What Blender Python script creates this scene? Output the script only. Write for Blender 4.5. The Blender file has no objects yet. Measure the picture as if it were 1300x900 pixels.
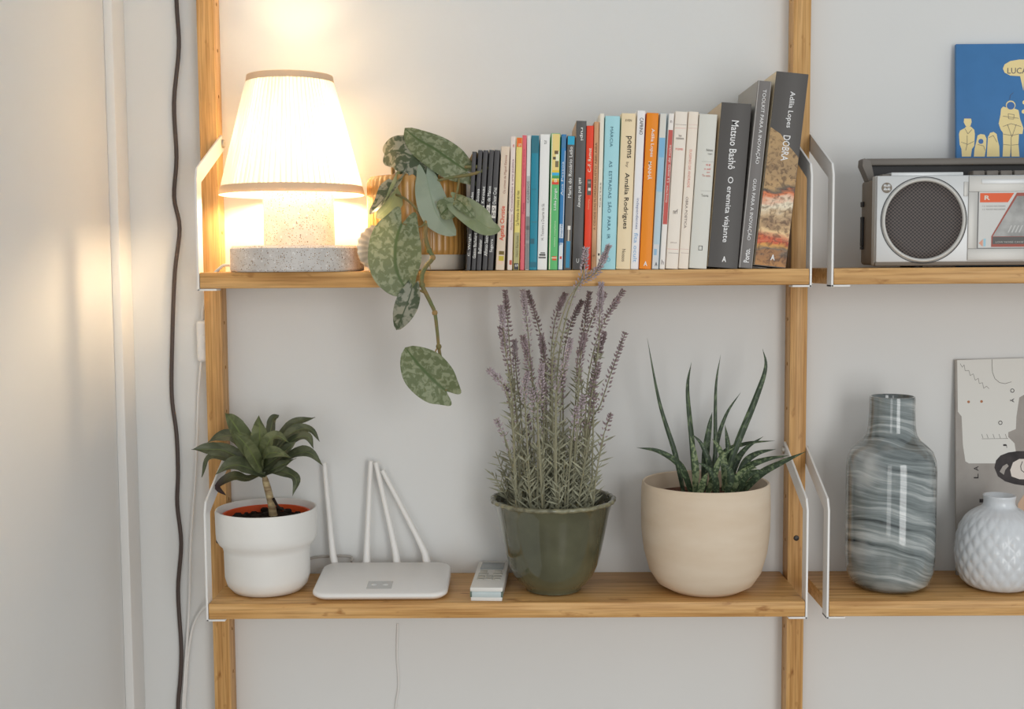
import bpy, bmesh, math, random
from mathutils import Vector, Matrix

scene = bpy.context.scene
col = scene.collection
random.seed(7)
ZU = 1.45          # top of the upper shelves
ZL = 1.0063        # top of the lower shelves
D = 0.156          # shelf depth

# ------------------------------------------------------------------ camera
cam_d = bpy.data.cameras.new('camera'); cam = bpy.data.objects.new('camera', cam_d); col.objects.link(cam)
cam_d.sensor_width = 36.0; cam_d.lens = 41.54; cam_d.clip_start = 0.05
_r = Vector((0.99995349, 0.00697047, -0.00666518)); _f = Vector((-0.00746346, 0.99699914, -0.07705201)); _u = Vector((0.00610809, 0.07709817, 0.9970048))
_m = Matrix((_r, _u, -_f)).transposed().to_4x4(); _m.translation = Vector((0.02154, -1.70818, 1.45949))
cam.matrix_world = _m
scene.camera = cam
# ------------------------------------------------------------------ light
w = bpy.data.worlds.new('room_daylight'); scene.world = w; w.use_nodes = True
w.node_tree.nodes['Background'].inputs[0].default_value = (0.945, 0.985, 1.0, 1)
w.node_tree.nodes['Background'].inputs[1].default_value = 0.54
def area(name, loc, target, sx, sy, power, colr):
    l = bpy.data.lights.new(name, 'AREA'); l.shape = 'RECTANGLE'; l.size = sx; l.size_y = sy; l.energy = power; l.color = colr
    o = bpy.data.objects.new(name, l); col.objects.link(o); o.location = loc
    o.rotation_euler = (Vector(target) - Vector(loc)).to_track_quat('-Z', 'Y').to_euler()
    return o
area('window_right_offscreen', (1.35, -3.5, 1.25), (0.1, 0, 1.25), 1.0, 2.2, 30, (1.0, 1.0, 0.985))
area('window_left_offscreen', (-0.9, -3.8, 1.25), (0.0, 0, 1.25), 0.7, 2.2, 9, (1.0, 1.0, 0.985))
vs = scene.view_settings
vs.view_transform = 'Standard'; vs.look = 'None'; vs.gamma = 1.0; vs.exposure = 0.07; vs.use_curve_mapping = False

# ------------------------------------------------------------------ materials
def lin(c): return tuple(((v / 255 + 0.055) / 1.055) ** 2.4 if v > 10 else v / 255 / 12.92 for v in c)
def A(r, g, b, k=1.22):
    return tuple(min(0.92, v * k) for v in lin((r, g, b)))
MATS = {}
def mat(name, c, rough=0.5, spec=0.4, metal=0.0, coat=0.0, var=0.0, vscale=20, bump=0.0, bscale=200, vs3=(1, 1, 1), c2=None):
    """plain principled surface with optional noise variation of colour and fine relief"""
    if name in MATS: return MATS[name]
    m = bpy.data.materials.new(name); m.use_nodes = True; MATS[name] = m
    nt = m.node_tree; b = nt.nodes['Principled BSDF']
    b.inputs['Base Color'].default_value = (*c, 1); b.inputs['Roughness'].default_value = rough
    b.inputs['Specular IOR Level'].default_value = spec; b.inputs['Metallic'].default_value = metal
    b.inputs['Coat Weight'].default_value = coat; b.inputs['Coat Roughness'].default_value = 0.06
    if var or bump or c2:
        tc = nt.nodes.new('ShaderNodeTexCoord'); mp = nt.nodes.new('ShaderNodeMapping'); mp.inputs['Scale'].default_value = vs3
        nt.links.new(tc.outputs['Object'], mp.inputs[0])
    if var or c2:
        n = nt.nodes.new('ShaderNodeTexNoise'); n.inputs['Scale'].default_value = vscale; n.inputs['Detail'].default_value = 5
        nt.links.new(mp.outputs[0], n.inputs['Vector'])
        r = nt.nodes.new('ShaderNodeValToRGB'); r.color_ramp.elements[0].position = 0.35; r.color_ramp.elements[1].position = 0.65
        d = c2 if c2 else tuple(v * (1 - var) for v in c)
        r.color_ramp.elements[0].color = (*d, 1); r.color_ramp.elements[1].color = (*c, 1)
        nt.links.new(n.outputs[0], r.inputs[0]); nt.links.new(r.outputs[0], b.inputs['Base Color'])
    if bump:
        n2 = nt.nodes.new('ShaderNodeTexNoise'); n2.inputs['Scale'].default_value = bscale; n2.inputs['Detail'].default_value = 3
        nt.links.new(mp.outputs[0], n2.inputs['Vector'])
        bp = nt.nodes.new('ShaderNodeBump'); bp.inputs['Strength'].default_value = bump; bp.inputs['Distance'].default_value = 0.002
        nt.links.new(n2.outputs[0], bp.inputs['Height']); nt.links.new(bp.outputs[0], b.inputs['Normal'])
    return m
def bamboo(name, axis):
    """laminated bamboo: narrow strips along one axis, fine fibres, scattered darker nodes"""
    m = bpy.data.materials.new(name); m.use_nodes = True; nt = m.node_tree; b = nt.nodes['Principled BSDF']
    tc = nt.nodes.new('ShaderNodeTexCoord')
    def nz(sc, scale, detail):
        mp = nt.nodes.new('ShaderNodeMapping'); mp.inputs['Scale'].default_value = sc
        nt.links.new(tc.outputs['Object'], mp.inputs[0])
        n = nt.nodes.new('ShaderNodeTexNoise'); n.inputs['Scale'].default_value = scale; n.inputs['Detail'].default_value = detail
        nt.links.new(mp.outputs[0], n.inputs['Vector']); return n
    long = {'x': (0.035, 1, 1), 'z': (1, 1, 0.035)}[axis]
    n1 = nz(long, 110, 2); n2 = nz(long, 420, 4)
    n3 = nz({'x': (0.35, 1, 1), 'z': (1, 1, 0.35)}[axis], 75, 3)
    r1 = nt.nodes.new('ShaderNodeValToRGB'); e = r1.color_ramp.elements
    e[0].position = 0.3; e[0].color = (*BAM[0], 1); e[1].position = 0.72; e[1].color = (*BAM[2], 1)
    k = e.new(0.5); k.color = (*BAM[1], 1)
    nt.links.new(n1.outputs[0], r1.inputs[0])
    r2 = nt.nodes.new('ShaderNodeValToRGB'); r2.color_ramp.elements[0].position = 0.3; r2.color_ramp.elements[0].color = (0.72, 0.66, 0.58, 1)
    r2.color_ramp.elements[1].position = 0.6; r2.color_ramp.elements[1].color = (1, 1, 1, 1)
    nt.links.new(n2.outputs[0], r2.inputs[0])
    r3 = nt.nodes.new('ShaderNodeValToRGB'); r3.color_ramp.elements[0].position = 0.26; r3.color_ramp.elements[0].color = (0.6, 0.48, 0.36, 1)
    r3.color_ramp.elements[1].position = 0.36; r3.color_ramp.elements[1].color = (1, 1, 1, 1)
    nt.links.new(n3.outputs[0], r3.inputs[0])
    def mul(a, c):
        x = nt.nodes.new('ShaderNodeMix'); x.data_type = 'RGBA'; x.blend_type = 'MULTIPLY'; x.inputs[0].default_value = 1
        nt.links.new(a, x.inputs[6]); nt.links.new(c, x.inputs[7]); return x.outputs[2]
    o = mul(mul(r1.outputs[0], r2.outputs[0]), r3.outputs[0])
    nt.links.new(o, b.inputs['Base Color'])
    b.inputs['Roughness'].default_value = 0.42; b.inputs['Specular IOR Level'].default_value = 0.35
    bp = nt.nodes.new('ShaderNodeBump'); bp.inputs['Strength'].default_value = 0.08; bp.inputs['Distance'].default_value = 0.001
    nt.links.new(n2.outputs[0], bp.inputs['Height']); nt.links.new(bp.outputs[0], b.inputs['Normal'])
    return m
BAM = [(0.53, 0.272, 0.086), (0.69, 0.395, 0.145), (0.78, 0.485, 0.212)]
M_bamx = bamboo('bamboo_board', 'x'); M_bamz = bamboo('bamboo_upright', 'z')
M_wall = mat('white_wall_paint', (0.785, 0.79, 0.78), 0.75, 0.25, var=0.03, vscale=3, bump=0.10, bscale=60)
M_trim = mat('white_gloss_trim', (0.82, 0.81, 0.79), 0.4, 0.4)
M_floor = mat('brown_floor', (0.42, 0.33, 0.25), 0.3, 0.5, var=0.3, vscale=6, vs3=(1, 8, 1))
M_metal = mat('white_lacquered_steel', (0.84, 0.83, 0.81), 0.38, 0.5)
M_bore = mat('raw_bamboo_bore', (0.42, 0.22, 0.08), 0.8, 0.2)
M_bolt = mat('zinc_bolt', (0.50, 0.46, 0.40), 0.35, 0.5, metal=0.8)
M_blackscrew = mat('dark_screw', (0.05, 0.045, 0.04), 0.4, 0.5, metal=0.5)

# ------------------------------------------------------------------ mesh helpers
ORIG = {}
def thing(name, label, cat, loc=(0, 0, 0), group=None, rot=None):
    o = bpy.data.objects.new(name, None); col.objects.link(o); o.empty_display_size = 0.02
    o.location = loc; o['label'] = label; o['category'] = cat
    if group: o['group'] = group
    if rot: o.rotation_euler = rot
    ORIG[o] = Vector(loc)
    return o
def mk(name, vf, material, parent=None, smooth=40, local=False, label=None, kind=None):
    """one mesh object from (verts, faces) or a list of them; world coordinates unless local"""
    if isinstance(vf, tuple): vf = [vf]
    V = []; Fc = []
    for v, f in vf:
        k = len(V); V.extend(v); Fc.extend([tuple(i + k for i in q) for q in f])
    off = Vector((0, 0, 0)) if (local or parent is None) else ORIG[parent]
    me = bpy.data.meshes.new(name)
    me.from_pydata([tuple(Vector(p) - off) for p in V], [], Fc); me.update()
    bm = bmesh.new(); bm.from_mesh(me)
    bmesh.ops.recalc_face_normals(bm, faces=bm.faces); bm.to_mesh(me); bm.free()
    if smooth:
        me.polygons.foreach_set('use_smooth', [True] * len(me.polygons)); me.set_sharp_from_angle(angle=math.radians(smooth))
    me.materials.append(material)
    o = bpy.data.objects.new(name, me); col.objects.link(o)
    if parent is not None: o.parent = parent
    ORIG[o] = off if not local else Vector((0, 0, 0))
    if label: o['label'] = label
    if kind: o['kind'] = kind
    return o
def tag(o, label, cat, group=None):
    o['label'] = label; o['category'] = cat
    if group: o['group'] = group
    return o
def box(x0, x1, y0, y1, z0, z1, b=0.0, seg=2):
    bm = bmesh.new()
    vs_ = [bm.verts.new((x, y, z)) for x in (x0, x1) for y in (y0, y1) for z in (z0, z1)]
    for q in ((0, 1, 3, 2), (4, 6, 7, 5), (0, 4, 5, 1), (2, 3, 7, 6), (0, 2, 6, 4), (1, 5, 7, 3)): bm.faces.new([vs_[i] for i in q])
    if b: bmesh.ops.bevel(bm, geom=bm.edges[:], offset=b, segments=seg, affect='EDGES', profile=0.5)
    bm.verts.index_update()
    r = ([tuple(v.co) for v in bm.verts], [tuple(v.index for v in f.verts) for f in bm.faces]); bm.free(); return r
def lathe(prof, c, n=48, rmod=None, cap0=True, cap1=True):
    """prof: list of (r, z) from c"""
    V = []; Fc = []; k = len(prof)
    for i in range(n):
        a = 2 * math.pi * i / n
        for j, (r, z) in enumerate(prof):
            rr = r * (rmod(a, j, z) if rmod else 1)
            V.append((c[0] + rr * math.cos(a), c[1] + rr * math.sin(a), c[2] + z))
    for i in range(n):
        i2 = (i + 1) % n
        for j in range(k - 1): Fc.append((i * k + j, i2 * k + j, i2 * k + j + 1, i * k + j + 1))
    if cap0: Fc.append(tuple(i * k for i in range(n)))
    if cap1: Fc.append(tuple(i * k + k - 1 for i in range(n)))
    return V, Fc
def cyl(p0, p1, r, n=12, r1=None):
    return tube([p0, p1], [r, r if r1 is None else r1], n, smooth=False)
def spline(pts, n):
    """Catmull-Rom resample"""
    P = [Vector(p) for p in pts]
    if len(P) == 2: return [P[0].lerp(P[1], i / (n - 1)) for i in range(n)]
    Q = [P[0] * 2 - P[1]] + P + [P[-1] * 2 - P[-2]]; out = []
    for i in range(n):
        t = i / (n - 1) * (len(P) - 1); k = min(int(t), len(P) - 2); t -= k
        a, b, c, d = Q[k:k + 4]
        out.append(0.5 * ((2 * b) + (c - a) * t + (2 * a - 5 * b + 4 * c - d) * t * t + (3 * b - a - 3 * c + d) * t ** 3))
    return out
def tube(pts, rad, n=8, res=None, smooth=True):
    P = spline(pts, res or max(2, (len(pts) - 1) * 5 + 1)) if smooth else [Vector(p) for p in pts]
    m = len(P)
    if isinstance(rad, (int, float)): R_ = [rad] * m
    else: R_ = [rad[min(len(rad) - 1, int(i / (m - 1) * (len(rad) - 1)))] * (1 - ((i / (m - 1) * (len(rad) - 1)) % 1)) + rad[min(len(rad) - 1, int(i / (m - 1) * (len(rad) - 1)) + 1)] * ((i / (m - 1) * (len(rad) - 1)) % 1) for i in range(m)]
    V = []; Fc = []; nrm = None
    for i, p in enumerate(P):
        t = (P[min(i + 1, m - 1)] - P[max(i - 1, 0)]).normalized()
        if nrm is None: nrm = t.orthogonal().normalized()
        else:
            nrm = (nrm - t * nrm.dot(t)); nrm = nrm.normalized() if nrm.length > 1e-6 else t.orthogonal().normalized()
        bn = t.cross(nrm)
        for k in range(n):
            a = 2 * math.pi * k / n; V.append(tuple(p + (nrm * math.cos(a) + bn * math.sin(a)) * R_[i]))
    for i in range(m - 1):
        for k in range(n): Fc.append((i * n + k, i * n + (k + 1) % n, (i + 1) * n + (k + 1) % n, (i + 1) * n + k))
    Fc.append(tuple(range(n))); Fc.append(tuple((m - 1) * n + k for k in range(n)))
    return V, Fc
def extrude_poly(poly, fn, a, b):
    """poly: 2D outline; fn(u, v, w) -> point; extruded from w=a to w=b"""
    n = len(poly); V = [fn(u, v, a) for u, v in poly] + [fn(u, v, b) for u, v in poly]
    Fc = [tuple(range(n)), tuple(range(n, 2 * n))] + [(i, (i + 1) % n, n + (i + 1) % n, n + i) for i in range(n)]
    return V, Fc
def strip(poly2, w):
    """outline of a flat strap of width w along an open 2D polyline (mitred)"""
    L = []; R_ = []; m = len(poly2); P = [Vector(q) for q in poly2]
    for i in range(m):
        d1 = (P[i] - P[i - 1]).normalized() if i else (P[1] - P[0]).normalized()
        d2 = (P[i + 1] - P[i]).normalized() if i < m - 1 else d1
        n1 = Vector((-d1.y, d1.x)); n2 = Vector((-d2.y, d2.x)); nn = (n1 + n2).normalized(); k = w / 2 / max(0.3, nn.dot(n1))
        L.append(tuple(P[i] + nn * k)); R_.append(tuple(P[i] - nn * k))
    return L + R_[::-1]
def disc_poly(cx, cy, r, n=20, ry=None): return [(cx + r * math.cos(2 * math.pi * i / n), cy + (ry or r) * math.sin(2 * math.pi * i / n)) for i in range(n)]
_tc = {}
def text2d(s, bold=0.0):
    if (s, bold) in _tc: return _tc[(s, bold)]
    cu = bpy.data.curves.new('lettering', 'FONT'); cu.body = s; cu.resolution_u = 2; cu.offset = bold
    ob = bpy.data.objects.new('lettering', cu); col.objects.link(ob)
    dg = bpy.context.evaluated_depsgraph_get(); me = bpy.data.meshes.new_from_object(ob.evaluated_get(dg))
    V = [(v.co.x, v.co.y) for v in me.vertices]; Fc = [tuple(p.vertices) for p in me.polygons]
    bpy.data.objects.remove(ob); bpy.data.curves.remove(cu); bpy.data.meshes.remove(me)
    xs = [v[0] for v in V]; ys = [v[1] for v in V]; x0, x1, y0, y1 = min(xs), max(xs), min(ys), max(ys)
    V = [((x - (x0 + x1) / 2) / (x1 - x0), (y - (y0 + y1) / 2) / max(1e-6, (y1 - y0))) for x, y in V]
    _tc[(s, bold)] = (V, Fc); return V, Fc
def text3(s, c, xd, yd, L, h, bold=0.0):
    """flat lettering centred at c, running along xd with length L and height h along yd"""
    V, Fc = text2d(s, bold); c = Vector(c); xd = Vector(xd); yd = Vector(yd)
    return [tuple(c + xd * (x * L) + yd * (y * h)) for x, y in V], Fc

# ------------------------------------------------------------------ the room
def structure(name, vf, m, smooth=0):
    o = mk(name, vf, m, smooth=smooth); o['kind'] = 'structure'; return o
structure('wall_back', box(-3.2, 3.2, 0, 0.12, 0, 2.7), M_wall)
structure('floor', box(-3.2, 3.2, -4.6, 0.12, -0.1, 0), M_floor)
# side wall returning towards the room, with a flat white casing board in the corner
structure('wall_left', box(-0.72, -0.5525, -1.05, 0.0, 0, 2.7), M_wall)
structure('trim_1', box(-0.5525, -0.5395, -0.050, 0.0, 0.0, 2.7, 0.002), M_trim, 30)

# ------------------------------------------------------------------ uprights
G2 = 0.03155; E = 0.0036; T = 0.033
def drill(o, tubes):
    """cut real bores into a post"""
    cut = mk('bore_cutter', tubes, M_bore, o.parent, 0)
    md = o.modifiers.new('bores', 'BOOLEAN'); md.operation = 'DIFFERENCE'; md.object = cut; md.solver = 'EXACT'
    bpy.context.view_layer.update(); dg = bpy.context.evaluated_depsgraph_get()
    me = bpy.data.meshes.new_from_object(o.evaluated_get(dg)); old = o.data
    o.modifiers.clear(); o.data = me; bpy.data.meshes.remove(old)
    me.materials.clear(); me.materials.append(M_bamz); me.polygons.foreach_set('material_index', [0] * len(me.polygons))
    ORIG.pop(cut, None); cm = cut.data; bpy.data.objects.remove(cut); bpy.data.meshes.remove(cm)
    print('drilled', len(me.polygons))
def upright(x0, label, front_screws, vis_side, hz):
    t = thing('wall_upright', label, 'upright', (x0 + (G2 - 2 * E) / 2, -T / 2, 0.30), 'bamboo wall uprights')
    x1 = x0 + G2 - 2 * E
    post = mk('post', box(x0, x1, -T, -0.0002, 0.30, 2.10, 0.0015), M_bamz, t)
    xs = x1 if vis_side > 0 else x0
    for z in hz:
        V, Fc = cyl((xs - 0.010 * vis_side, -0.0165, z), (xs - 0.0002 * vis_side, -0.0165, z), 0.00275, 12)
        mk('screw_hole', (V, Fc[:-1]), M_bore, t)      # the open bore: walls and bottom
    drill(post, [cyl((xs - 0.0101 * vis_side, -0.0165, z), (xs + 0.004 * vis_side, -0.0165, z), 0.0028, 12) for z in hz])
    for z in front_screws:
        sc = mk('screw', lathe([(0.0, 0), (0.0042, 0), (0.0036, 0.0016), (0.0018, 0.0020), (0.0016, 0.0012), (0, 0.0012)], (0, 0, 0), 12, cap0=False, cap1=False), M_blackscrew, t, local=True)
        sc.location = (0, -T / 2, z - 0.30); sc.rotation_euler = (math.pi / 2, 0, 0)
    return t
step = 0.064
HZ = [ZU + 0.183 + step * k for k in range(-18, 7) if k not in (0, -7)]
upright(-0.4 - G2 + E, 'tall bamboo wall upright beside the table lamp and the hanging cords', [1.063], 1, HZ)
upright(0.4 + E, 'tall bamboo wall upright between the long book shelf and the radio shelf', [1.063], -1, HZ)

# ------------------------------------------------------------------ shelves
def shelf(x0, z, label):
    return tag(mk('wall_shelf', box(x0, x0 + 0.8, -D, -0.0008, z - 0.0213, z, 0.0018), M_bamx), label, 'shelf', 'bamboo wall shelves')
shelf(-0.4, ZU, 'bamboo shelf carrying the lamp and the row of books')
shelf(-0.4, ZL, 'bamboo shelf carrying the potted plants and the router')
shelf(0.4 + G2, ZU, 'bamboo shelf carrying the cassette radio')
shelf(0.4 + G2, ZL, 'bamboo shelf carrying the marbled vase')
# ------------------------------------------------------------------ brackets: flat strap, bolted to the upright, down the shelf end, tab under the shelf
def bracket(x, s, z, dz, label):
    """x: shelf end plane, s: +1 when the strap lies on the +x side of it"""
    t = thing('shelf_bracket', label, 'bracket', (x, -D + 0.014, z - 0.0213), 'white shelf brackets')
    wv = 0.026; yf = -D + wv / 2 - 0.0015
    path = [(-0.012, z + dz), (yf + 0.004, z + dz - 0.055), (yf, z + dz - 0.064), (yf, z - 0.024)]
    a, b = (x + s * 0.0004, x + s * 0.0030)
    mk('strap', extrude_poly(strip(path, wv * 0.86), lambda u, v, w_: (w_, u, v), min(a, b), max(a, b)), M_metal, t, 30)
    mk('support_tab', box(min(b, x - s * 0.022), max(b, x - s * 0.022), yf - wv * 0.43, yf + wv * 0.43, z - 0.0242, z - 0.0216, 0.0004), M_metal, t, 30)
    bo = mk('bolt', lathe([(0, 0), (0.0062, 0), (0.0058, 0.003), (0.003, 0.004), (0, 0.004)], (0, 0, 0), 14, cap0=False, cap1=False), M_bolt, t, local=True)
    bo.location = Vector((x + s * 0.0002, -0.0165, z + dz - 0.002)) - ORIG[t]; bo.rotation_euler = (0, -s * math.pi / 2, 0)
for (x, s, z, dz, lb) in [
    (-0.4, -1, ZU, 0.183, 'white metal strap bracket holding the shelf end next to the table lamp'),
    (0.4, 1, ZU, 0.183, 'white metal strap bracket at the shelf end beside the thick leaning grey books'),
    (0.4 + G2, -1, ZU, 0.183, 'white metal strap bracket holding the radio shelf'),
    (-0.4, -1, ZL, 0.184, 'white metal strap bracket at the shelf end behind the white pot'),
    (0.4, 1, ZL, 0.184, 'white metal strap bracket at the shelf end beside the beige pot'),
    (0.4 + G2, -1, ZL, 0.184, 'white metal strap bracket holding the marbled vase shelf')]:
    bracket(x, s, z, dz, lb)

# ------------------------------------------------------------------ table lamp
def speckle(name, base, specks, scale, thr, rough=0.6):
    """terrazzo: pale ground with several sizes of coloured chips"""
    m = bpy.data.materials.new(name); m.use_nodes = True; nt = m.node_tree; b = nt.nodes['Principled BSDF']
    tc = nt.nodes.new('ShaderNodeTexCoord'); prev = None
    n0 = nt.nodes.new('ShaderNodeTexNoise'); n0.inputs['Scale'].default_value = 45; nt.links.new(tc.outputs['Object'], n0.inputs['Vector'])
    r0 = nt.nodes.new('ShaderNodeValToRGB'); r0.color_ramp.elements[0].color = (*[v * 0.86 for v in base], 1); r0.color_ramp.elements[1].color = (*base, 1)
    r0.color_ramp.elements[0].position = 0.35; r0.color_ramp.elements[1].position = 0.65
    nt.links.new(n0.outputs[0], r0.inputs[0]); prev = r0.outputs[0]
    for i, (cl, sc, th) in enumerate(specks):
        v = nt.nodes.new('ShaderNodeTexVoronoi'); v.inputs['Scale'].default_value = sc; v.inputs['Randomness'].default_value = 1
        nt.links.new(tc.outputs['Object'], v.inputs['Vector'])
        # chips only in some cells
        sp = nt.nodes.new('ShaderNodeSeparateColor'); nt.links.new(v.outputs['Color'], sp.inputs[0])
        lt = nt.nodes.new('ShaderNodeMath'); lt.operation = 'MULTIPLY'; nt.links.new(sp.outputs[0], lt.inputs[0]); lt.inputs[1].default_value = th
        ls = nt.nodes.new('ShaderNodeMath'); ls.operation = 'LESS_THAN'; nt.links.new(v.outputs['Distance'], ls.inputs[0]); nt.links.new(lt.outputs[0], ls.inputs[1])
        x = nt.nodes.new('ShaderNodeMix'); x.data_type = 'RGBA'; nt.links.new(ls.outputs[0], x.inputs[0]); nt.links.new(prev, x.inputs[6]); x.inputs[7].default_value = (*cl, 1)
        prev = x.outputs[2]
    nt.links.new(prev, b.inputs['Base Color']); b.inputs['Roughness'].default_value = rough; b.inputs['Specular IOR Level'].default_value = 0.3
    return m
M_terr = speckle('terrazzo', (0.66, 0.63, 0.60), [((0.74, 0.72, 0.70), 170, 0.34), ((0.30, 0.24, 0.20), 230, 0.26), ((0.36, 0.25, 0.16), 420, 0.36), ((0.12, 0.10, 0.10), 360, 0.22)], 1, 1)
def shade_mat(nm='pleated_shade_fabric', cd_=(0.84, 0.81, 0.74), ct_=(0.88, 0.80, 0.66), fac=0.24, pleats=True):
    m = bpy.data.materials.new(nm); m.use_nodes = True; nt = m.node_tree
    for n in list(nt.nodes):
        if n.type != 'OUTPUT_MATERIAL': nt.nodes.remove(n)
    out = nt.nodes[0]
    d = nt.nodes.new('ShaderNodeBsdfDiffuse'); d.inputs[0].default_value = (*cd_, 1)
    t = nt.nodes.new('ShaderNodeBsdfTranslucent'); t.inputs[0].default_value = (*ct_, 1)
    mx = nt.nodes.new('ShaderNodeMixShader'); mx.inputs[0].default_value = fac
    if pleats:
        # folded fabric is two layers thick along every pleat and lets less light through there
        tc = nt.nodes.new('ShaderNodeTexCoord'); sp = nt.nodes.new('ShaderNodeSeparateXYZ'); nt.links.new(tc.outputs['Object'], sp.inputs[0])
        def M(op, a, b_=0.0):
            n = nt.nodes.new('ShaderNodeMath'); n.operation = op
            for i, v in enumerate((a, b_)):
                if isinstance(v, (int, float)): n.inputs[i].default_value = v
                else: nt.links.new(v, n.inputs[i])
            return n.outputs[0]
        nz = nt.nodes.new('ShaderNodeTexNoise'); nz.inputs['Scale'].default_value = 60; mpz = nt.nodes.new('ShaderNodeMapping'); mpz.inputs['Scale'].default_value = (1, 1, 0.05); nt.links.new(tc.outputs['Object'], mpz.inputs[0]); nt.links.new(mpz.outputs[0], nz.inputs['Vector'])
        an = M('ARCTAN2', sp.outputs[1], M('ADD', sp.outputs[0], 0.0055))
        st = M('SINE', M('ADD', M('MULTIPLY', an, 80.0), M('MULTIPLY', nz.outputs[0], 5.0)))
        st = M('ADD', M('MULTIPLY', st, 0.38), M('ADD', M('MULTIPLY', nz.outputs[0], 0.6), 0.33))
        nt.links.new(M('MULTIPLY', st, fac), mx.inputs[0])
    nt.links.new(d.outputs[0], mx.inputs[1]); nt.links.new(t.outputs[0], mx.inputs[2]); nt.links.new(mx.outputs[0], out.inputs[0])
    return m
M_shade = shade_mat()
M_band = shade_mat('shade_trim_ribbon', (0.80, 0.66, 0.48), (0.88, 0.70, 0.48), 0.22, False)
M_cord = mat('white_cord', (0.80, 0.79, 0.77), 0.45, 0.4)
def bulb_mat():
    m = bpy.data.materials.new('frosted_lit_bulb'); m.use_nodes = True; b = m.node_tree.nodes['Principled BSDF']
    b.inputs['Emission Color'].default_value = (1.0, 0.73, 0.44, 1); b.inputs['Emission Strength'].default_value = 205.0
    return m
LX_, LY_ = -0.281, -0.0985; SX_ = -0.2865
lamp = thing('table_lamp', 'lit table lamp with pleated cream shade on a speckled stone base', 'lamp', (LX_, LY_, ZU))
rb = 0.0897
mk('lamp_base', lathe([(0, 0.0003), (rb - 0.002, 0.0003), (rb, 0.0025), (rb, 0.031), (rb - 0.003, 0.0345), (0.02, 0.035)], (LX_, LY_, ZU), 72, cap0=False), M_terr, lamp, label='flat round speckled stone base')
mk('column', lathe([(0.0475, 0.0352), (0.0475, 0.106), (0.0455, 0.108), (0.008, 0.108)], (LX_ + 0.003, LY_, ZU), 56, cap0=False), M_terr, lamp, label='short speckled stone column')
zs0, zs1 = 0.106, 0.2595
def pleat(a, j, z): return 1 + 0.014 * math.sin(a * 80)
sh = mk('lamp_shade', lathe([(0.0958 + (0.0565 - 0.0958) * k / 8, zs0 + (zs1 - zs0) * k / 8) for k in range(9)], (SX_, LY_, ZU), 480, rmod=pleat, cap0=False, cap1=False), M_shade, lamp, 80, label='pleated cream fabric shade')
def ring(r0, r1, z0, z1): return lathe([(r0, z0), (r1, z1), (r1 - 0.0012, z1), (r0 - 0.0012, z0), (r0, z0)], (SX_, LY_, ZU), 96, cap0=False, cap1=False)
mk('trim_band', ring(0.0977, 0.0950, zs0 - 0.003, zs0 + 0.0085), M_band, sh)
mk('trim_band', ring(0.0590, 0.0572, zs1 - 0.007, zs1 + 0.002), M_band, sh)
mk('bulb_holder', lathe([(0.016, 0.108), (0.018, 0.112), (0.018, 0.120), (0.010, 0.122)], (LX_ + 0.002, LY_, ZU), 20), M_metal, lamp)
mk('bulb', lathe([(0.010, 0.122), (0.013, 0.128), (0.020, 0.138), (0.0225, 0.149), (0.0215, 0.160), (0.015, 0.170), (0.008, 0.174), (0, 0.175)], (LX_ + 0.002, LY_, ZU), 20, cap1=False), bulb_mat(), lamp)
wires = []
for k in range(3):
    a = k * 2.094 + 0.5
    wires.append(tube([(LX_ + 0.016 * math.cos(a), LY_ + 0.016 * math.sin(a), ZU + 0.128), (SX_ + 0.057 * math.cos(a), LY_ + 0.057 * math.sin(a), ZU + zs1 - 0.004)], 0.0009, 6))
mk('shade_carrier', wires, M_metal, lamp)
# its cord: over the shelf end, down the wall, inline switch
cd = mk('power_cord', tube([(-0.3817, -0.06, 1.46),(-0.3941, -0.05, 1.4589),(-0.4033, -0.045, 1.4529)] + [(-0.4110, -0.0400, 1.4470), (-0.4240, -0.0385, 1.4380), (-0.4330, -0.0340, 1.4300)] + [(-0.427, -0.022, 1.4198),(-0.4342, -0.014, 1.3971),(-0.4361, -0.013, 1.3789)], 0.0024, 8), M_cord, lamp)
sw = (-0.435, -0.018, 1.3509)
cs = mk('cord_switch', box(sw[0] - 0.0092, sw[0] + 0.0092, -0.0215, -0.0042, sw[2] - 0.030, sw[2] + 0.030, 0.0055, 3), M_metal, lamp, 50)
mk('switch_rocker', box(sw[0] - 0.001, sw[0] + 0.0055, -0.0232, -0.0205, sw[2] - 0.011, sw[2] + 0.009, 0.0008), M_cord, cs)
mk('lower_cord', tube([(-0.4393, -0.013, 1.3221),(-0.4457, -0.009, 1.2737),(-0.4503, -0.0075, 1.2045),(-0.4557, -0.0072, 1.1349),(-0.4638, -0.007, 1.0531),(-0.4688, -0.0068, 0.959),(-0.4774, -0.0065, 0.864),(-0.4828, -0.0063, 0.7981),(-0.4884, -0.006, 0.6835)], 0.0019, 8), M_cord, lamp)

# ------------------------------------------------------------------ loose cables
M_blackcable = mat('dark_brown_cable', (0.075, 0.052, 0.045), 0.5, 0.4)
tag(mk('hanging_cable', tube([(-0.4614, -0.006, 1.9533),(-0.4626, -0.006, 1.8338),(-0.4611, -0.006, 1.7681),(-0.4701, -0.006, 1.6909),(-0.4689, -0.006, 1.6132),(-0.4739, -0.006, 1.5573),(-0.4673, -0.006, 1.5123),(-0.4758, -0.006, 1.4504),(-0.4817, -0.006, 1.3652),(-0.4855, -0.006, 1.2736),(-0.4803, -0.006, 1.216),(-0.4796, -0.006, 1.158),(-0.4821, -0.006, 1.1115),(-0.478, -0.006, 1.053),(-0.4846, -0.006, 0.9824),(-0.4823, -0.006, 0.8995),(-0.4849, -0.006, 0.8519),(-0.4899, -0.006, 0.7981),(-0.4896, -0.006, 0.6836)], 0.0030, 8), M_blackcable), 'dark brown cable hanging down the bare wall', 'cable')
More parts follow.
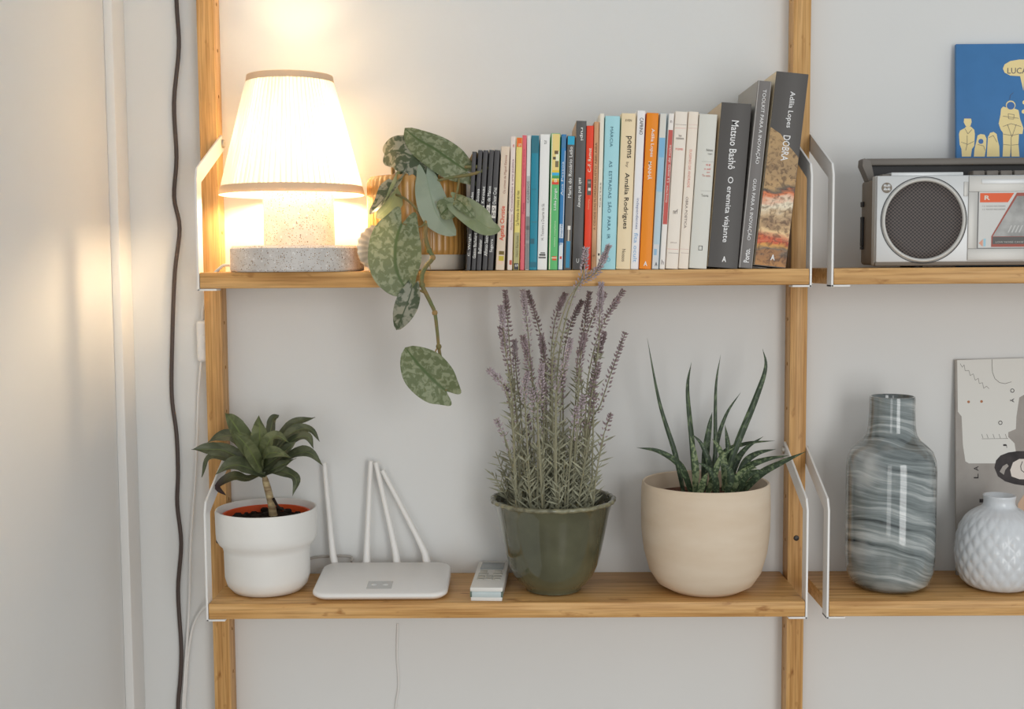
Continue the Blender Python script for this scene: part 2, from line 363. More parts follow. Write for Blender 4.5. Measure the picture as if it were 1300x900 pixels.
tag(mk('looped_cable', tube([(-0.4326, -0.02, 0.9686),(-0.449, -0.012, 0.9545),(-0.464, -0.006, 0.9291),(-0.4725, -0.005, 0.8873),(-0.4773, -0.005, 0.8395),(-0.4808, -0.005, 0.7976),(-0.4852, -0.005, 0.6831)], 0.0019, 8), M_cord), 'thin white cable curving down from the end of the plant shelf', 'cable')
M_greycord = mat('grey_cord', (0.45, 0.42, 0.39), 0.5, 0.4)
tag(mk('thin_wall_cable', tube([(-0.1623, -0.003, 0.9304),(-0.1641, -0.003, 0.8852),(-0.1624, -0.003, 0.8375),(-0.1677, -0.003, 0.7956),(-0.1681, -0.003, 0.6811)], 0.0013, 8), M_cord), 'thin white cable running down the wall under the router', 'cable')

# ------------------------------------------------------------------ sea shell
M_shell = mat('cream_shell', (0.78, 0.70, 0.58), 0.45, 0.4, c2=(0.55, 0.44, 0.33), vscale=60, vs3=(1, 1, 0.3))
def shell():
    c = Vector((-0.1775, -0.142, ZU)); V = []; Fc = []; n = 40; m = 14
    ax = Vector((0.80, 0.10, 0.42)).normalized(); side = Vector((-0.45, 0.0, 0.89)).normalized(); up = ax.cross(side).normalized()
    # scallop-like fan: ribs radiating from the hinge
    for i in range(m + 1):
        t = i / m
        for j in range(n + 1):
            a = math.radians(-62 + 124 * j / n); r = 0.042 * t * (0.80 + 0.20 * math.cos(a * 1.2)) * (1 + 0.02 * math.cos(j * math.pi / 2) * t)
            h = 0.014 * math.sin(math.pi * min(1, t * 0.62 + 0.05)) * math.cos(a * 0.9) + 0.0011 * t * math.cos(j * math.pi / 2)
            V.append((r * math.cos(a), r * math.sin(a), h))
    for i in range(m):
        for j in range(n): Fc.append((i * (n + 1) + j, i * (n + 1) + j + 1, (i + 1) * (n + 1) + j + 1, (i + 1) * (n + 1) + j))
    k = len(V); V2 = [(x, y, -z * 0.45) for x, y, z in V]
    # hinge lies low at the right, fan opens to the left and up, leaning on the pot
    hinge = c + Vector((0.026, 0, 0.006)); fx = Vector((-0.95, 0.0, 0.31)).normalized(); fz = Vector((0.05, -1.0, 0.25)).normalized(); fy = fz.cross(fx).normalized(); fz = fx.cross(fy)
    tr = lambda q: tuple(hinge + fx * q[0] + fy * q[1] + fz * q[2])
    A1 = [tr(q) for q in V]; B1 = [tr(q) for q in V2]
    lo = min(p[2] for p in A1 + B1); dz = ZU + 0.0004 - lo
    A1 = [(x, y, z + dz) for x, y, z in A1]; B1 = [(x, y, z + dz) for x, y, z in B1]
    t = thing('sea_shell', 'cream ribbed sea shell lying between the lamp base and the trailing plant', 'shell', tuple(Vector((c.x, c.y, ZU))))
    mk('upper_valve', (A1, Fc), M_shell, t, 60); mk('lower_valve', (B1, Fc), M_shell, t, 60)
shell()

# ------------------------------------------------------------------ leaf helper
def leaf(mid, wd, up, prof='lance', cup=0.25, n=16, m=4, wave=0.0, lobe=1.0, twist=0.0):
    """blade along a midrib; wd = half width; attributes leaf_u (across) and leaf_t (along) drive the veins and bands"""
    P = spline(mid, n); V = []; Fc = []; AT = []; up = Vector(up).normalized(); L = sum((P[i + 1] - P[i]).length for i in range(n - 1))
    ph = random.random() * 6
    for i in range(n):
        t = i / (n - 1); tg = (P[min(i + 1, n - 1)] - P[max(i - 1, 0)]).normalized()
        sd = tg.cross(up); sd = sd.normalized() if sd.length > 1e-4 else tg.orthogonal().normalized()
        if twist: sd = (Matrix.Rotation(twist * t, 3, tg) @ sd)
        nm = sd.cross(tg).normalized()
        if prof == 'lance': q = (0.42 + 0.58 * math.sin(math.pi * min(1, t * 1.15) ** 0.8)) if t < 0.55 else None; q = q if q is not None else max(0.02, 1 - ((t - 0.48) / 0.52) ** 1.5) if t > 0.48 else 1
        elif prof == 'spear': q = (0.62 + 0.38 * min(1, t * 3.0)) * max(0.02, (1 - t ** 2.2))
        elif prof == 'heart': q = math.sqrt(1 - ((0.42 - t) / 0.52) ** 2) if t < 0.42 else max(0.012, math.sqrt(max(0, 1 - ((t - 0.42) / 0.58) ** 2)) * (1 - 0.35 * ((t - 0.42) / 0.58) ** 2))
        else: q = 1
        for j in range(-m, m + 1):
            u = j / m; w_ = wd * q
            p = P[i] + sd * (w_ * u * math.cos(cup)) + nm * (abs(u) * w_ * math.sin(cup))
            if wave: p = p + nm * (wave * u * u * math.sin(ph + t * 9 + (2 if u > 0 else 0)))
            if prof == 'heart': p = p - tg * (lobe * L * 0.20 * (1 - t) ** 5 * (1 - (2 * abs(u) - 1.1) ** 2 if abs(u) > 0.1 else 0))
            V.append(tuple(p)); AT.append((u, t))
    k = 2 * m + 1
    for i in range(n - 1):
        for j in range(k - 1): Fc.append((i * k + j, i * k + j + 1, (i + 1) * k + j + 1, (i + 1) * k + j))
    return V, Fc, AT
def mkleaf(name, lf, material, parent, label=None):
    V, Fc, AT = lf
    o = mk(name, (V, Fc), material, parent, 80, label=label)
    for nm, ix in (('leaf_u', 0), ('leaf_t', 1)):
        a = o.data.attributes.new(nm, 'FLOAT', 'POINT'); a.data.foreach_set('value', [q[ix] for q in AT])
    return o
def leaf_mat(name, dark, light, nscale, thr, vein, veinw, rough=0.42, bands=0.0, edge=None, trans=0.25, tip=None, spec=0.35):
    m = bpy.data.materials.new(name); m.use_nodes = True; nt = m.node_tree; b = nt.nodes['Principled BSDF']; out = nt.nodes['Material Output']
    tc = nt.nodes.new('ShaderNodeTexCoord')
    au = nt.nodes.new('ShaderNodeAttribute'); au.attribute_name = 'leaf_u'; at = nt.nodes.new('ShaderNodeAttribute'); at.attribute_name = 'leaf_t'
    n = nt.nodes.new('ShaderNodeTexNoise'); n.inputs['Scale'].default_value = nscale; n.inputs['Detail'].default_value = 4; n.inputs['Distortion'].default_value = 0.6
    nt.links.new(tc.outputs['Object'], n.inputs['Vector'])
    fac = n.outputs[0]
    if bands:
        cb = nt.nodes.new('ShaderNodeCombineXYZ'); mu = nt.nodes.new('ShaderNodeMath'); mu.operation = 'MULTIPLY'; mu.inputs[1].default_value = bands
        nt.links.new(at.outputs['Fac'], mu.inputs[0]); nt.links.new(mu.outputs[0], cb.inputs[0]); nt.links.new(au.outputs['Fac'], cb.inputs[1])
        oi = nt.nodes.new('ShaderNodeObjectInfo'); mr = nt.nodes.new('ShaderNodeMath'); mr.operation = 'MULTIPLY'; mr.inputs[1].default_value = 40; nt.links.new(oi.outputs['Random'], mr.inputs[0]); nt.links.new(mr.outputs[0], cb.inputs[2])
        n2 = nt.nodes.new('ShaderNodeTexNoise'); n2.inputs['Scale'].default_value = 1.0; n2.inputs['Detail'].default_value = 3; nt.links.new(cb.outputs[0], n2.inputs['Vector']); fac = n2.outputs[0]
    r = nt.nodes.new('ShaderNodeValToRGB'); r.color_ramp.elements[0].position = thr - 0.05; r.color_ramp.elements[1].position = thr + 0.06
    r.color_ramp.elements[0].color = (*dark, 1); r.color_ramp.elements[1].color = (*light, 1); nt.links.new(fac, r.inputs[0])
    prev = r.outputs[0]
    ab = nt.nodes.new('ShaderNodeMath'); ab.operation = 'ABSOLUTE'; nt.links.new(au.outputs['Fac'], ab.inputs[0])
    def overlay(prev, val, lo, hi, cl):
        mr_ = nt.nodes.new('ShaderNodeMapRange'); mr_.inputs[1].default_value = lo; mr_.inputs[2].default_value = hi; nt.links.new(val, mr_.inputs[0])
        x = nt.nodes.new('ShaderNodeMix'); x.data_type = 'RGBA'; nt.links.new(mr_.outputs[0], x.inputs[0]); nt.links.new(prev, x.inputs[6]); x.inputs[7].default_value = (*cl, 1); return x.outputs[2]
    if veinw: prev = overlay(prev, ab.outputs[0], veinw, veinw * 0.3, vein)
    if edge: prev = overlay(prev, ab.outputs[0], 0.86, 0.97, edge)
    if tip: prev = overlay(prev, at.outputs['Fac'], 0.5, 0.72, tip)
    nt.links.new(prev, b.inputs['Base Color']); b.inputs['Roughness'].default_value = rough; b.inputs['Specular IOR Level'].default_value = spec
    tr = nt.nodes.new('ShaderNodeBsdfTranslucent'); nt.links.new(prev, tr.inputs[0]); mx = nt.nodes.new('ShaderNodeMixShader'); mx.inputs[0].default_value = trans
    nt.links.new(b.outputs[0], mx.inputs[1]); nt.links.new(tr.outputs[0], mx.inputs[2]); nt.links.new(mx.outputs[0], out.inputs[0])
    return m

# ------------------------------------------------------------------ trailing plant in a ribbed pot
M_amber = mat('amber_glaze', (0.60, 0.31, 0.085), 0.25, 0.5, coat=0.3, var=0.25, vscale=30, vs3=(1, 1, 0.1))
M_stone = mat('beige_stoneware', (0.62, 0.56, 0.48), 0.65, 0.3, var=0.08, vscale=40)
M_soil = mat('dark_soil', (0.035, 0.025, 0.02), 0.95, 0.1, var=0.5, vscale=150, bump=0.8, bscale=250)
M_pict = leaf_mat('satin_leaf', (0.160, 0.195, 0.092), (0.30, 0.335, 0.205), 150, 0.52, (0.10, 0.15, 0.05), 0.10)
M_pictd = leaf_mat('satin_leaf_dark', (0.085, 0.11, 0.06), (0.34, 0.34, 0.26), 110, 0.49, (0.07, 0.10, 0.05), 0.08)
M_pale = leaf_mat('pale_leaf_underside', (0.40, 0.48, 0.37), (0.46, 0.54, 0.42), 20, 0.5, (0.36, 0.45, 0.32), 0.06, trans=0.35)
M_olive = leaf_mat('olive_leaf_underside', (0.30, 0.36, 0.20), (0.38, 0.43, 0.27), 30, 0.5, (0.28, 0.34, 0.18), 0.06, trans=0.35)
M_stem = mat('green_stem', (0.15, 0.175, 0.075), 0.65, 0.2, c2=(0.25, 0.17, 0.07), vscale=90)
M_dry = mat('dry_brown_stem', (0.34, 0.22, 0.09), 0.7, 0.2)
PXc, PYc, PR = -0.1195, -0.0785, 0.0665
pp = thing('trailing_plant', 'trailing plant with silvery mottled heart leaves in a ribbed amber pot', 'potted plant', (PXc, PYc, ZU))
def flute(a, j, z): return 1 + (0.022 * abs(math.cos(a * 22)) if 0.020 < z < 0.1275 else 0)
pot = mk('pot', lathe([(PR - 0.002, 0.0215), (PR - 0.001, 0.023), (PR, 0.030), (PR, 0.112), (PR, 0.118), (PR - 0.001, 0.123), (PR - 0.004, 0.127), (PR - 0.008, 0.1278), (PR - 0.010, 0.124), (PR - 0.011, 0.09), (0.0, 0.09)], (PXc, PYc, ZU), 352, rmod=flute, cap0=False, cap1=False), M_amber, pp, 50, label='amber pot with vertical ribs')
mk('foot_band', lathe([(PR - 0.004, 0.0003), (PR - 0.001, 0.002), (PR - 0.0005, 0.0215), (PR - 0.008, 0.0216)], (PXc, PYc, ZU), 64), M_stone, pp, label='plain beige foot of the pot')
mk('soil', lathe([(PR - 0.0115, 0.105), (0.03, 0.110), (0, 0.111)], (PXc, PYc, ZU), 32, cap1=False), M_soil, pp)
VN = [(-0.1445, -0.085, 1.5868),(-0.1314, -0.1, 1.5761),(-0.1158, -0.135, 1.558),(-0.106, -0.156, 1.5341),(-0.1003, -0.166, 1.5133),(-0.1014, -0.168, 1.495),(-0.0964, -0.17, 1.4766),(-0.0918, -0.171, 1.4674),(-0.1006, -0.172, 1.4562),(-0.1056, -0.174, 1.4461),(-0.1058, -0.174, 1.4318),(-0.1008, -0.174, 1.4205),(-0.0949, -0.174, 1.4082),(-0.0899, -0.174, 1.3959),(-0.0871, -0.174, 1.3723),(-0.0853, -0.174, 1.3518),(-0.0824, -0.174, 1.3332),(-0.0789, -0.176, 1.3128)]
mk('vine', tube(VN, [0.0022, 0.0030, 0.0030, 0.0030, 0.0028, 0.0022, 0.0020], 8, 80), M_stem, pp)
for k, q in enumerate([VN[4], VN[6], VN[7], VN[10], VN[13], VN[15]]):
    mk('stem_node', lathe([(0.0001, -0.0042), (0.0030, -0.0026), (0.0038, 0), (0.0030, 0.0026), (0.0001, 0.0042)], q, 10, cap0=False, cap1=False), M_stem if k % 2 else M_dry, pp, 60)
for q in (VN[5], VN[7], VN[15]):
    mk('aerial_root', tube([q, (q[0] - 0.004, q[1] - 0.002, q[2] - 0.006), (q[0] - 0.003, q[1] - 0.002, q[2] - 0.016)], [0.0014, 0.0004], 6), M_dry, pp)
mk('dry_stem', tube([(-0.1532, -0.06, 1.578),(-0.1536, -0.06, 1.5932),(-0.1529, -0.06, 1.6018),(-0.1564, -0.062, 1.6102),(-0.1596, -0.062, 1.6135)], [0.0030, 0.0026, 0.0008], 7), M_dry, pp)
mk('dry_stem', tube([(-0.0511, -0.13, 1.5909),(-0.0427, -0.13, 1.596),(-0.0375, -0.13, 1.6042),(-0.0333, -0.132, 1.5999),(-0.0281, -0.133, 1.5946),(-0.0219, -0.133, 1.5894)], [0.0022, 0.0030, 0.0024, 0.0018], 7), M_dry, pp)
mk('petiole', tube([(-0.0505, -0.145, 1.5856),(-0.0351, -0.143, 1.5861),(-0.0212, -0.14, 1.5858)], [0.0020, 0.0026, 0.0022], 7), M_stem, pp)
mk('petiole', tube([(-0.0962, -0.145, 1.5654),(-0.0711, -0.148, 1.5712),(-0.0453, -0.148, 1.5751),(-0.0278, -0.144, 1.5804),(-0.0212, -0.14, 1.5853)], [0.0016, 0.0022, 0.0026], 7), M_stem, pp)
mk('petiole', tube([(-0.0576, -0.15, 1.5699),(-0.0594, -0.158, 1.5561),(-0.0631, -0.168, 1.5394)], 0.0016, 7), M_stem, pp)
mk('petiole', tube([(-0.1414, -0.15, 1.5501),(-0.1283, -0.158, 1.5444),(-0.1147, -0.163, 1.5329),(-0.1044, -0.166, 1.5194)], 0.0016, 7), M_stem, pp)
mk('petiole', tube([(-0.1003, -0.166, 1.5194),(-0.1042, -0.17, 1.5091),(-0.1152, -0.172, 1.5071),(-0.1305, -0.172, 1.5113)], 0.0013, 7), M_stem, pp)
mk('petiole', tube([(-0.1039, -0.174, 1.4226),(-0.1088, -0.176, 1.4247),(-0.1158, -0.178, 1.4218)], 0.0016, 7), M_stem, pp)
mk('petiole', tube([(-0.0789, -0.176, 1.3128),(-0.0753, -0.178, 1.3027),(-0.0763, -0.18, 1.2946)], 0.0014, 7), M_stem, pp)
def L(pts, w, up, m_, cup=0.25, wave=0.0015, twist=0.0, lobe=1.0):
    mkleaf('leaf', leaf(pts, w, up, 'heart', cup, 20, 8, wave, lobe, twist), m_, pp)
# big heart leaf hanging over the shelf edge
L([(-0.1315, -0.172, 1.5113),(-0.1385, -0.176, 1.49),(-0.1398, -0.178, 1.4595),(-0.1329, -0.178, 1.4371),(-0.1201, -0.176, 1.4197)], 0.0350, (0.05, -1, 0.12), M_pict, 0.18)
# two leaves over the pot
L([(-0.1587, -0.118, 1.6052),(-0.1416, -0.13, 1.6091),(-0.1234, -0.137, 1.6022),(-0.108, -0.136, 1.5929),(-0.093, -0.13, 1.583)], 0.0255, (-0.15, -0.95, 0.3), M_pictd, -0.15, lobe=0.25)
L([(-0.0475, -0.143, 1.5806),(-0.0658, -0.147, 1.5927),(-0.0896, -0.143, 1.6096),(-0.1129, -0.135, 1.6238),(-0.1303, -0.125, 1.6384)], 0.0255, (0.05, -0.88, 0.35), M_pict, -0.28)
L([(-0.0971, -0.146, 1.5715),(-0.1024, -0.143, 1.58),(-0.1149, -0.14, 1.5936),(-0.1225, -0.135, 1.5993)], 0.020, (0, -0.9, 0.3), M_pictd, -0.1)
# pale underside leaf in the middle
L([(-0.1008, -0.15, 1.5753),(-0.0951, -0.162, 1.5511),(-0.0876, -0.17, 1.5273),(-0.0775, -0.172, 1.5109),(-0.0613, -0.172, 1.4956)], 0.0210, (0.15, -1, 0.1), M_pale, -0.25)
# folded leaf at the left
L([(-0.1331, -0.125, 1.5826),(-0.1444, -0.15, 1.5613),(-0.1569, -0.16, 1.5425),(-0.1749, -0.158, 1.5243)], 0.0150, (-0.5, -0.75, 0.35), M_pictd, 0.35)
L([(-0.1356, -0.122, 1.5776),(-0.1395, -0.148, 1.5543),(-0.1491, -0.157, 1.5344),(-0.1657, -0.158, 1.5192)], 0.0165, (0.6, -0.7, -0.2), M_olive, 0.2)
# twisted leaf in front of the black books
L([(-0.0631, -0.168, 1.5394),(-0.0536, -0.176, 1.5308),(-0.0353, -0.182, 1.5163),(-0.0192, -0.182, 1.5052),(-0.003, -0.178, 1.5031)], 0.0185, (0.15, -0.85, 0.35), M_olive, 0.3)
L([(-0.062, -0.17, 1.5372),(-0.0699, -0.176, 1.5319),(-0.077, -0.176, 1.5259),(-0.0814, -0.172, 1.5211)], 0.0160, (-0.2, -0.95, 0.3), M_pict, 0.1)
L([(-0.0632, -0.165, 1.5436),(-0.0556, -0.176, 1.5389),(-0.0471, -0.186, 1.5303),(-0.037, -0.188, 1.5171)], 0.0095, (-0.3, -0.9, 0.3), M_pict, 0.2)
# small leaf under the shelf edge and the last leaf at the end of the vine
L([(-0.1188, -0.178, 1.4279),(-0.1238, -0.181, 1.4117),(-0.1313, -0.18, 1.3934),(-0.1402, -0.176, 1.3738)], 0.0155, (0.1, -1, 0.1), M_pictd, 0.2)
L([(-0.0753, -0.18, 1.2936),(-0.0882, -0.184, 1.3054),(-0.1043, -0.184, 1.3219),(-0.1166, -0.182, 1.3362),(-0.1285, -0.178, 1.3513)], 0.0305, (-0.1, -1, 0.25), M_pict, 0.22)

# ------------------------------------------------------------------ books
M_pages = mat('page_edges', (0.66, 0.57, 0.44), 0.85, 0.1, var=0.15, vscale=300, vs3=(6, 1, 0.3))
def bcol(c): return mat('print_%d_%d_%d' % c, A(*c), 0.42, 0.35)
def bcol2(c): return mat('mark_%d_%d_%d' % c, A(*c), 0.55, 0.25)
BK = (72, 70, 71); WH = (226, 224, 220); CR = (222, 209, 190)
def book(geo, Y, label, cat_group, cover, texts=(), bands=(), side=None, depth=0.118, hard=False):
    xm, th, h, lean = geo
    t = thing('book', label, 'book', (xm, Y, ZU + 0.0003 + abs(math.sin(lean)) * th / 2), cat_group, (0, lean, 0))
    # local frame: x across the spine, y into the shelf, z up the spine
    c = 0.0004 if th < 0.008 else 0.0007
    if hard: c = 0.0014
    m = bcol(cover); r = min(0.0012, th * 0.2)
    x0, x1 = -th / 2 + 0.00015, th / 2 - 0.00015
    out = [(x0, depth), (x0, r), (x0 + r * 0.3, r * 0.3), (x0 + r, 0), (x1 - r, 0), (x1 - r * 0.3, r * 0.3), (x1, r), (x1, depth), (x1 - c, depth), (x1 - c, r + c), (x0 + c, r + c), (x0 + c, depth)]
    V = [(u, v, 0) for u, v in out] + [(u, v, h) for u, v in out]; n = len(out)
    Fc = [(i, (i + 1) % n, n + (i + 1) % n, n + i) for i in range(n)]
    q = [(0, 1, 10, 11), (1, 2, 3, 4, 5, 6, 9, 10), (6, 7, 8, 9)]
    Fc += [tuple(a) for a in q] + [tuple(n + i for i in a) for a in q]
    cv = mk('cover', (V, Fc), m, t, 35, local=True)
    ins = 0.002 if hard else 0.0004
    mk('pages', box(x0 + c + 0.00005, x1 - c - 0.00005, r + c + 0.0002, depth - (0.003 if hard else 0.0003), ins, h - ins), M_pages, t, 0, local=True)
    if side: mk('front_board', box(x0 - 0.0001, x0, r, depth - 0.0002, 0.0002, h - 0.0002), bcol(side), t, 0, local=True)
    for bi, (f0, f1, cl, *xx) in enumerate(bands):
        a, b = (xx if xx else (-0.5, 0.5))
        a = max(x0 + r * 0.6, a * th); b = min(x1 - r * 0.6, b * th)
        mk('spine_band', box(a, b, -0.00010 - bi * 0.00003, 0.0001, f0 * h, f1 * h), bcol(cl), t, 0, local=True)
    for k, (s, dr, f0, f1, hf, xo, cl, *bo) in enumerate(texts):
        zc = (f0 + f1) / 2 * h; Lh = (f1 - f0) * h
        if dr == 'd': xd, yd, L_, hh = (0, 0, -1), (1, 0, 0), Lh, hf * th
        elif dr == 'u': xd, yd, L_, hh = (0, 0, 1), (-1, 0, 0), Lh, hf * th
        else: xd, yd, L_, hh = (1, 0, 0), (0, 0, 1), hf * th, Lh
        mk('spine_text', text3(s, (xo * th, -0.0006, zc), xd, yd, L_, hh, bo[0] if bo else 0.0), bcol2(cl), t, 0, local=True)
    return t
SY = -0.148
g5 = 'row of slim black paperbacks'
blk = [
  ((-0.0471, 0.0057, 0.155, 0.0613), 'first slim black paperback next to the ribbed amber pot', 'Fernandes', 'C. Wright', 0.50, 0.66, 0.12, 0.31),
  ((-0.0402, 0.006, 0.157, 0.0669), 'second slim black paperback counted from the ribbed amber pot', 'L. Sousa', 'Gaston Bachelard', 0.53, 0.68, 0.10, 0.31),
  ((-0.0334, 0.0065, 0.1567, 0.069), 'third slim black paperback counted from the ribbed amber pot', 'Kerouac', 'Ballester', 0.56, 0.70, 0.14, 0.26),
  ((-0.0255, 0.0066, 0.1571, 0.0679), 'fourth slim black paperback counted from the ribbed amber pot', 'L. de Matos', 'Alfonso Sastre', 0.54, 0.70, 0.12, 0.30),
  ((-0.018, 0.0073, 0.1568, 0.0667), 'fifth slim black paperback beside the cream book with red lettering', 'Oscar Cruz', 'Sagarra', 0.55, 0.69, 0.15, 0.26)]
for i, (g, lb, t1, t2, a, b, c, d) in enumerate(blk):
    book(g, SY + 0.001 * (i % 2), lb, g5, BK, [(t1, 'u', a, b, 0.62, 0.0, WH, 0.008), (t2, 'u', c, d, 0.66, 0.0, WH, 0.008), ('CA', 'h', 0.495, 0.525, 0.6, 0.0, (60, 58, 58)), ('R3', 'h', 0.452, 0.482, 0.6, 0.0, (60, 58, 58))], [(0.435, 0.54, (222, 216, 208))], depth=0.105)
R1 = 'books standing in the shelf row'
def B(*a, **k): return book(a[0], a[1], a[2], R1, a[3], **k)
B((-0.0053, 0.0116, 0.1611, 0.054), -0.149, 'cream paperback with red author lettering beside the black paperbacks', (214, 196, 176),
  texts=[('Agatha Christie', 'u', 0.24, 0.52, 0.62, 0.08, (212, 72, 40), 0.008), ('Os crimes de Miguel Esteves', 'u', 0.62, 0.93, 0.34, 0.12, (150, 100, 80))],
  bands=[(0.045, 0.09, (220, 190, 170), -0.35, 0.3), (0.075, 0.115, (190, 170, 60), -0.2, 0.38), (0.125, 0.155, (110, 90, 40), -0.2, 0.38)], depth=0.11)
B((0.0075, 0.0068, 0.1742, 0.0353), -0.148, 'slim pinkish white paperback between cream book and yellow book', (222, 208, 200),
  texts=[('Constelações e arte poética', 'u', 0.44, 0.83, 0.5, 0.1, (140, 95, 110)), ('Alberto Pimenta', 'u', 0.30, 0.42, 0.4, 0.1, (170, 130, 130)), ('e', 'h', 0.92, 0.94, 0.3, 0.1, (190, 80, 70))], bands=[(0.04, 0.075, (190, 95, 75), -0.1, 0.45)])
B((0.016, 0.0081, 0.1725, 0.0325), -0.149, 'yellow slim book with orange top and black foot', (222, 205, 120),
  texts=[('La Femme de trente et rien', 'u', 0.34, 0.60, 0.5, 0.0, (80, 70, 40)), ('um', 'h', 0.935, 0.955, 0.5, 0.1, (250, 220, 190)), ('69', 'h', 0.025, 0.045, 0.5, 0.05, WH, 0.01), ('Henri Barbusse', 'u', 0.10, 0.26, 0.4, 0.05, (120, 115, 80))],
  bands=[(0.93, 0.998, (225, 100, 35)), (0.052, 0.285, (172, 166, 120)), (0.002, 0.052, (62, 60, 60))])
B((0.0239, 0.0058, 0.1755, 0.0245), -0.149, 'thin plain pink book beside the yellow one', (214, 98, 108), texts=[('Poesia', 'u', 0.42, 0.50, 0.5, 0.0, (160, 60, 80)), ('antologia breve', 'u', 0.62, 0.9, 0.4, 0.0, (190, 80, 95))])
B((0.0303, 0.0058, 0.1755, 0.0214), -0.148, 'thin book white above and grey below, between pink and teal books', (214, 214, 210),
  texts=[('CADERNOS', 'u', 0.50, 0.66, 0.55, 0.0, (100, 100, 100))], bands=[(0.005, 0.40, (128, 128, 126)), (0.40, 0.70, (178, 182, 180)), (0.30, 0.33, (95, 95, 95)), (0.2, 0.22, (150, 150, 148))])
B((0.0384, 0.0102, 0.1748, 0.022), -0.150, 'plain teal book without lettering', (30, 128, 150), bands=[(0.87, 0.995, (45, 108, 122)), (0.195, 0.235, (44, 96, 110), -0.45, 0.1), (0.02, 0.06, (40, 104, 122)), (0.355, 0.362, (60, 120, 130), -0.3, 0.45), (0.60, 0.606, (40, 110, 126), -0.4, 0.2)])
B((0.0502, 0.0131, 0.1764, 0.0275), -0.149, 'thick white book with small dark emblem, next to the teal book', (226, 224, 221),
  texts=[('H. Teixeira e Duarte de Sá', 'u', 0.22, 0.49, 0.28, -0.05, (130, 128, 126)), ('21', 'h', 0.93, 0.955, 0.22, 0.05, (70, 70, 70))],
  bands=[(0.105, 0.118, (70, 68, 66), -0.32, 0.3), (0.085, 0.098, (110, 108, 106), -0.38, 0.34), (0.122, 0.13, (90, 88, 86), -0.2, 0.25)])
B((0.0644, 0.0122, 0.1772, 0.026), -0.150, 'green book with rainbow stripes and a picture at the top', (92, 178, 108),
  texts=[('Lídia Jorge', 'u', 0.44, 0.60, 0.36, 0.1, (240, 240, 225), 0.006), ('contos completos', 'u', 0.17, 0.36, 0.24, 0.12, (200, 225, 190)), ('B', 'h', 0.645, 0.67, 0.3, 0.1, (235, 230, 200), 0.01)],
  bands=[(0.725, 0.997, (228, 202, 130), -0.32, 0.5), (0.002, 0.998, (222, 210, 186), -0.5, -0.33), (0.755, 0.80, (120, 110, 80), 0.0, 0.35), (0.81, 0.83, (90, 80, 60), -0.25, 0.1), (0.80, 0.87, (238, 226, 196), 0.05, 0.4), (0.85, 0.875, (110, 90, 60), -0.1, 0.3),
         (0.715, 0.732, (236, 190, 60), -0.3, 0.5), (0.695, 0.715, (60, 170, 215), -0.3, 0.5), (0.672, 0.690, (70, 150, 90), -0.3, 0.5), (0.660, 0.672, (236, 205, 80), -0.3, 0.5), (0.647, 0.660, (240, 150, 50), -0.3, 0.5), (0.628, 0.647, (214, 70, 50), -0.3, 0.5), (0.07, 0.10, (214, 84, 50), -0.1, 0.35), (0.085, 0.092, (240, 220, 190), -0.2, 0.4)])
B((0.0743, 0.0068, 0.1763, 0.0304), -0.148, 'slim blue book with white foot beside the green one', (52, 122, 176),
  texts=[('Ana Pessoa', 'u', 0.55, 0.80, 0.42, -0.1, (220, 230, 240)), ('Tormenta', 'u', 0.18, 0.34, 0.55, -0.05, (60, 110, 160))], bands=[(0.002, 0.34, (214, 220, 224)), (0.20, 0.235, (60, 115, 165)), (0.08, 0.10, (205, 70, 60), -0.2, 0.2), (0.34, 0.88, (226, 232, 236), 0.28, 0.5), (0.9, 0.99, (70, 120, 160), -0.4, 0.45)])
B((0.0833, 0.0104, 0.1741, 0.0336), -0.149, 'dark grey slim book with bright blue top and a blue brush picture', (92, 88, 84),
  texts=[('Maria do Rosário Leão', 'u', 0.54, 0.92, 0.40, 0.0, (235, 230, 222), 0.006)],
  bands=[(0.935, 0.998, (40, 160, 196)), (0.015, 0.215, (52, 134, 172), -0.22, 0.28), (0.215, 0.31, (200, 190, 175), -0.05, 0.12), (0.30, 0.33, (225, 220, 210), -0.1, 0.25), (0.002, 0.99, (90, 150, 180), 0.42, 0.5)])
B((0.0966, 0.0136, 0.1932, 0.03), -0.150, 'tall dark grey book with small white lettering between blue-topped and red books', (84, 82, 81),
  texts=[('rupi', 'd', 0.87, 0.955, 0.34, 0.05, WH, 0.01), ('salt and honey', 'd', 0.42, 0.62, 0.40, 0.0, WH, 0.008), ('U', 'h', 0.045, 0.075, 0.26, 0.0, (215, 215, 212), 0.02)], side=(180, 148, 112), depth=0.125)
B((0.1095, 0.0097, 0.1871, 0.0233), -0.149, 'bright red slim book with white author lettering', (222, 62, 30),
  texts=[('C.-F. Ramuz', 'u', 0.68, 0.845, 0.42, 0.0, (242, 224, 200), 0.006), ('Derborença', 'd', 0.42, 0.49, 0.3, 0.0, (240, 170, 130))], bands=[(0.52, 0.63, (92, 84, 76), -0.25, 0.3), (0.55, 0.57, (224, 215, 205), -0.1, 0.25), (0.60, 0.615, (150, 140, 130), -0.15, 0.2)])
B((0.1179, 0.0067, 0.1921, 0.0232), -0.149, 'slim tan book beside the red one', (196, 150, 110), texts=[('AUGUSTO ABELAIRA', 'u', 0.55, 0.86, 0.42, 0.0, (110, 76, 52)), ('A CIDADE DAS FLORES', 'u', 0.27, 0.55, 0.42, 0.0, (120, 84, 56)), ('un', 'h', 0.09, 0.1, 0.4, 0.0, (90, 64, 44))])
B((0.1242, 0.0061, 0.2028, 0.0261), -0.148, 'tall thin off-white book beside the light blue one', (226, 218, 202), texts=[('Cartas', 'u', 0.40, 0.56, 0.35, 0.0, (140, 132, 120))], bands=[(0.09, 0.105, (50, 48, 46), -0.15, 0.2)])
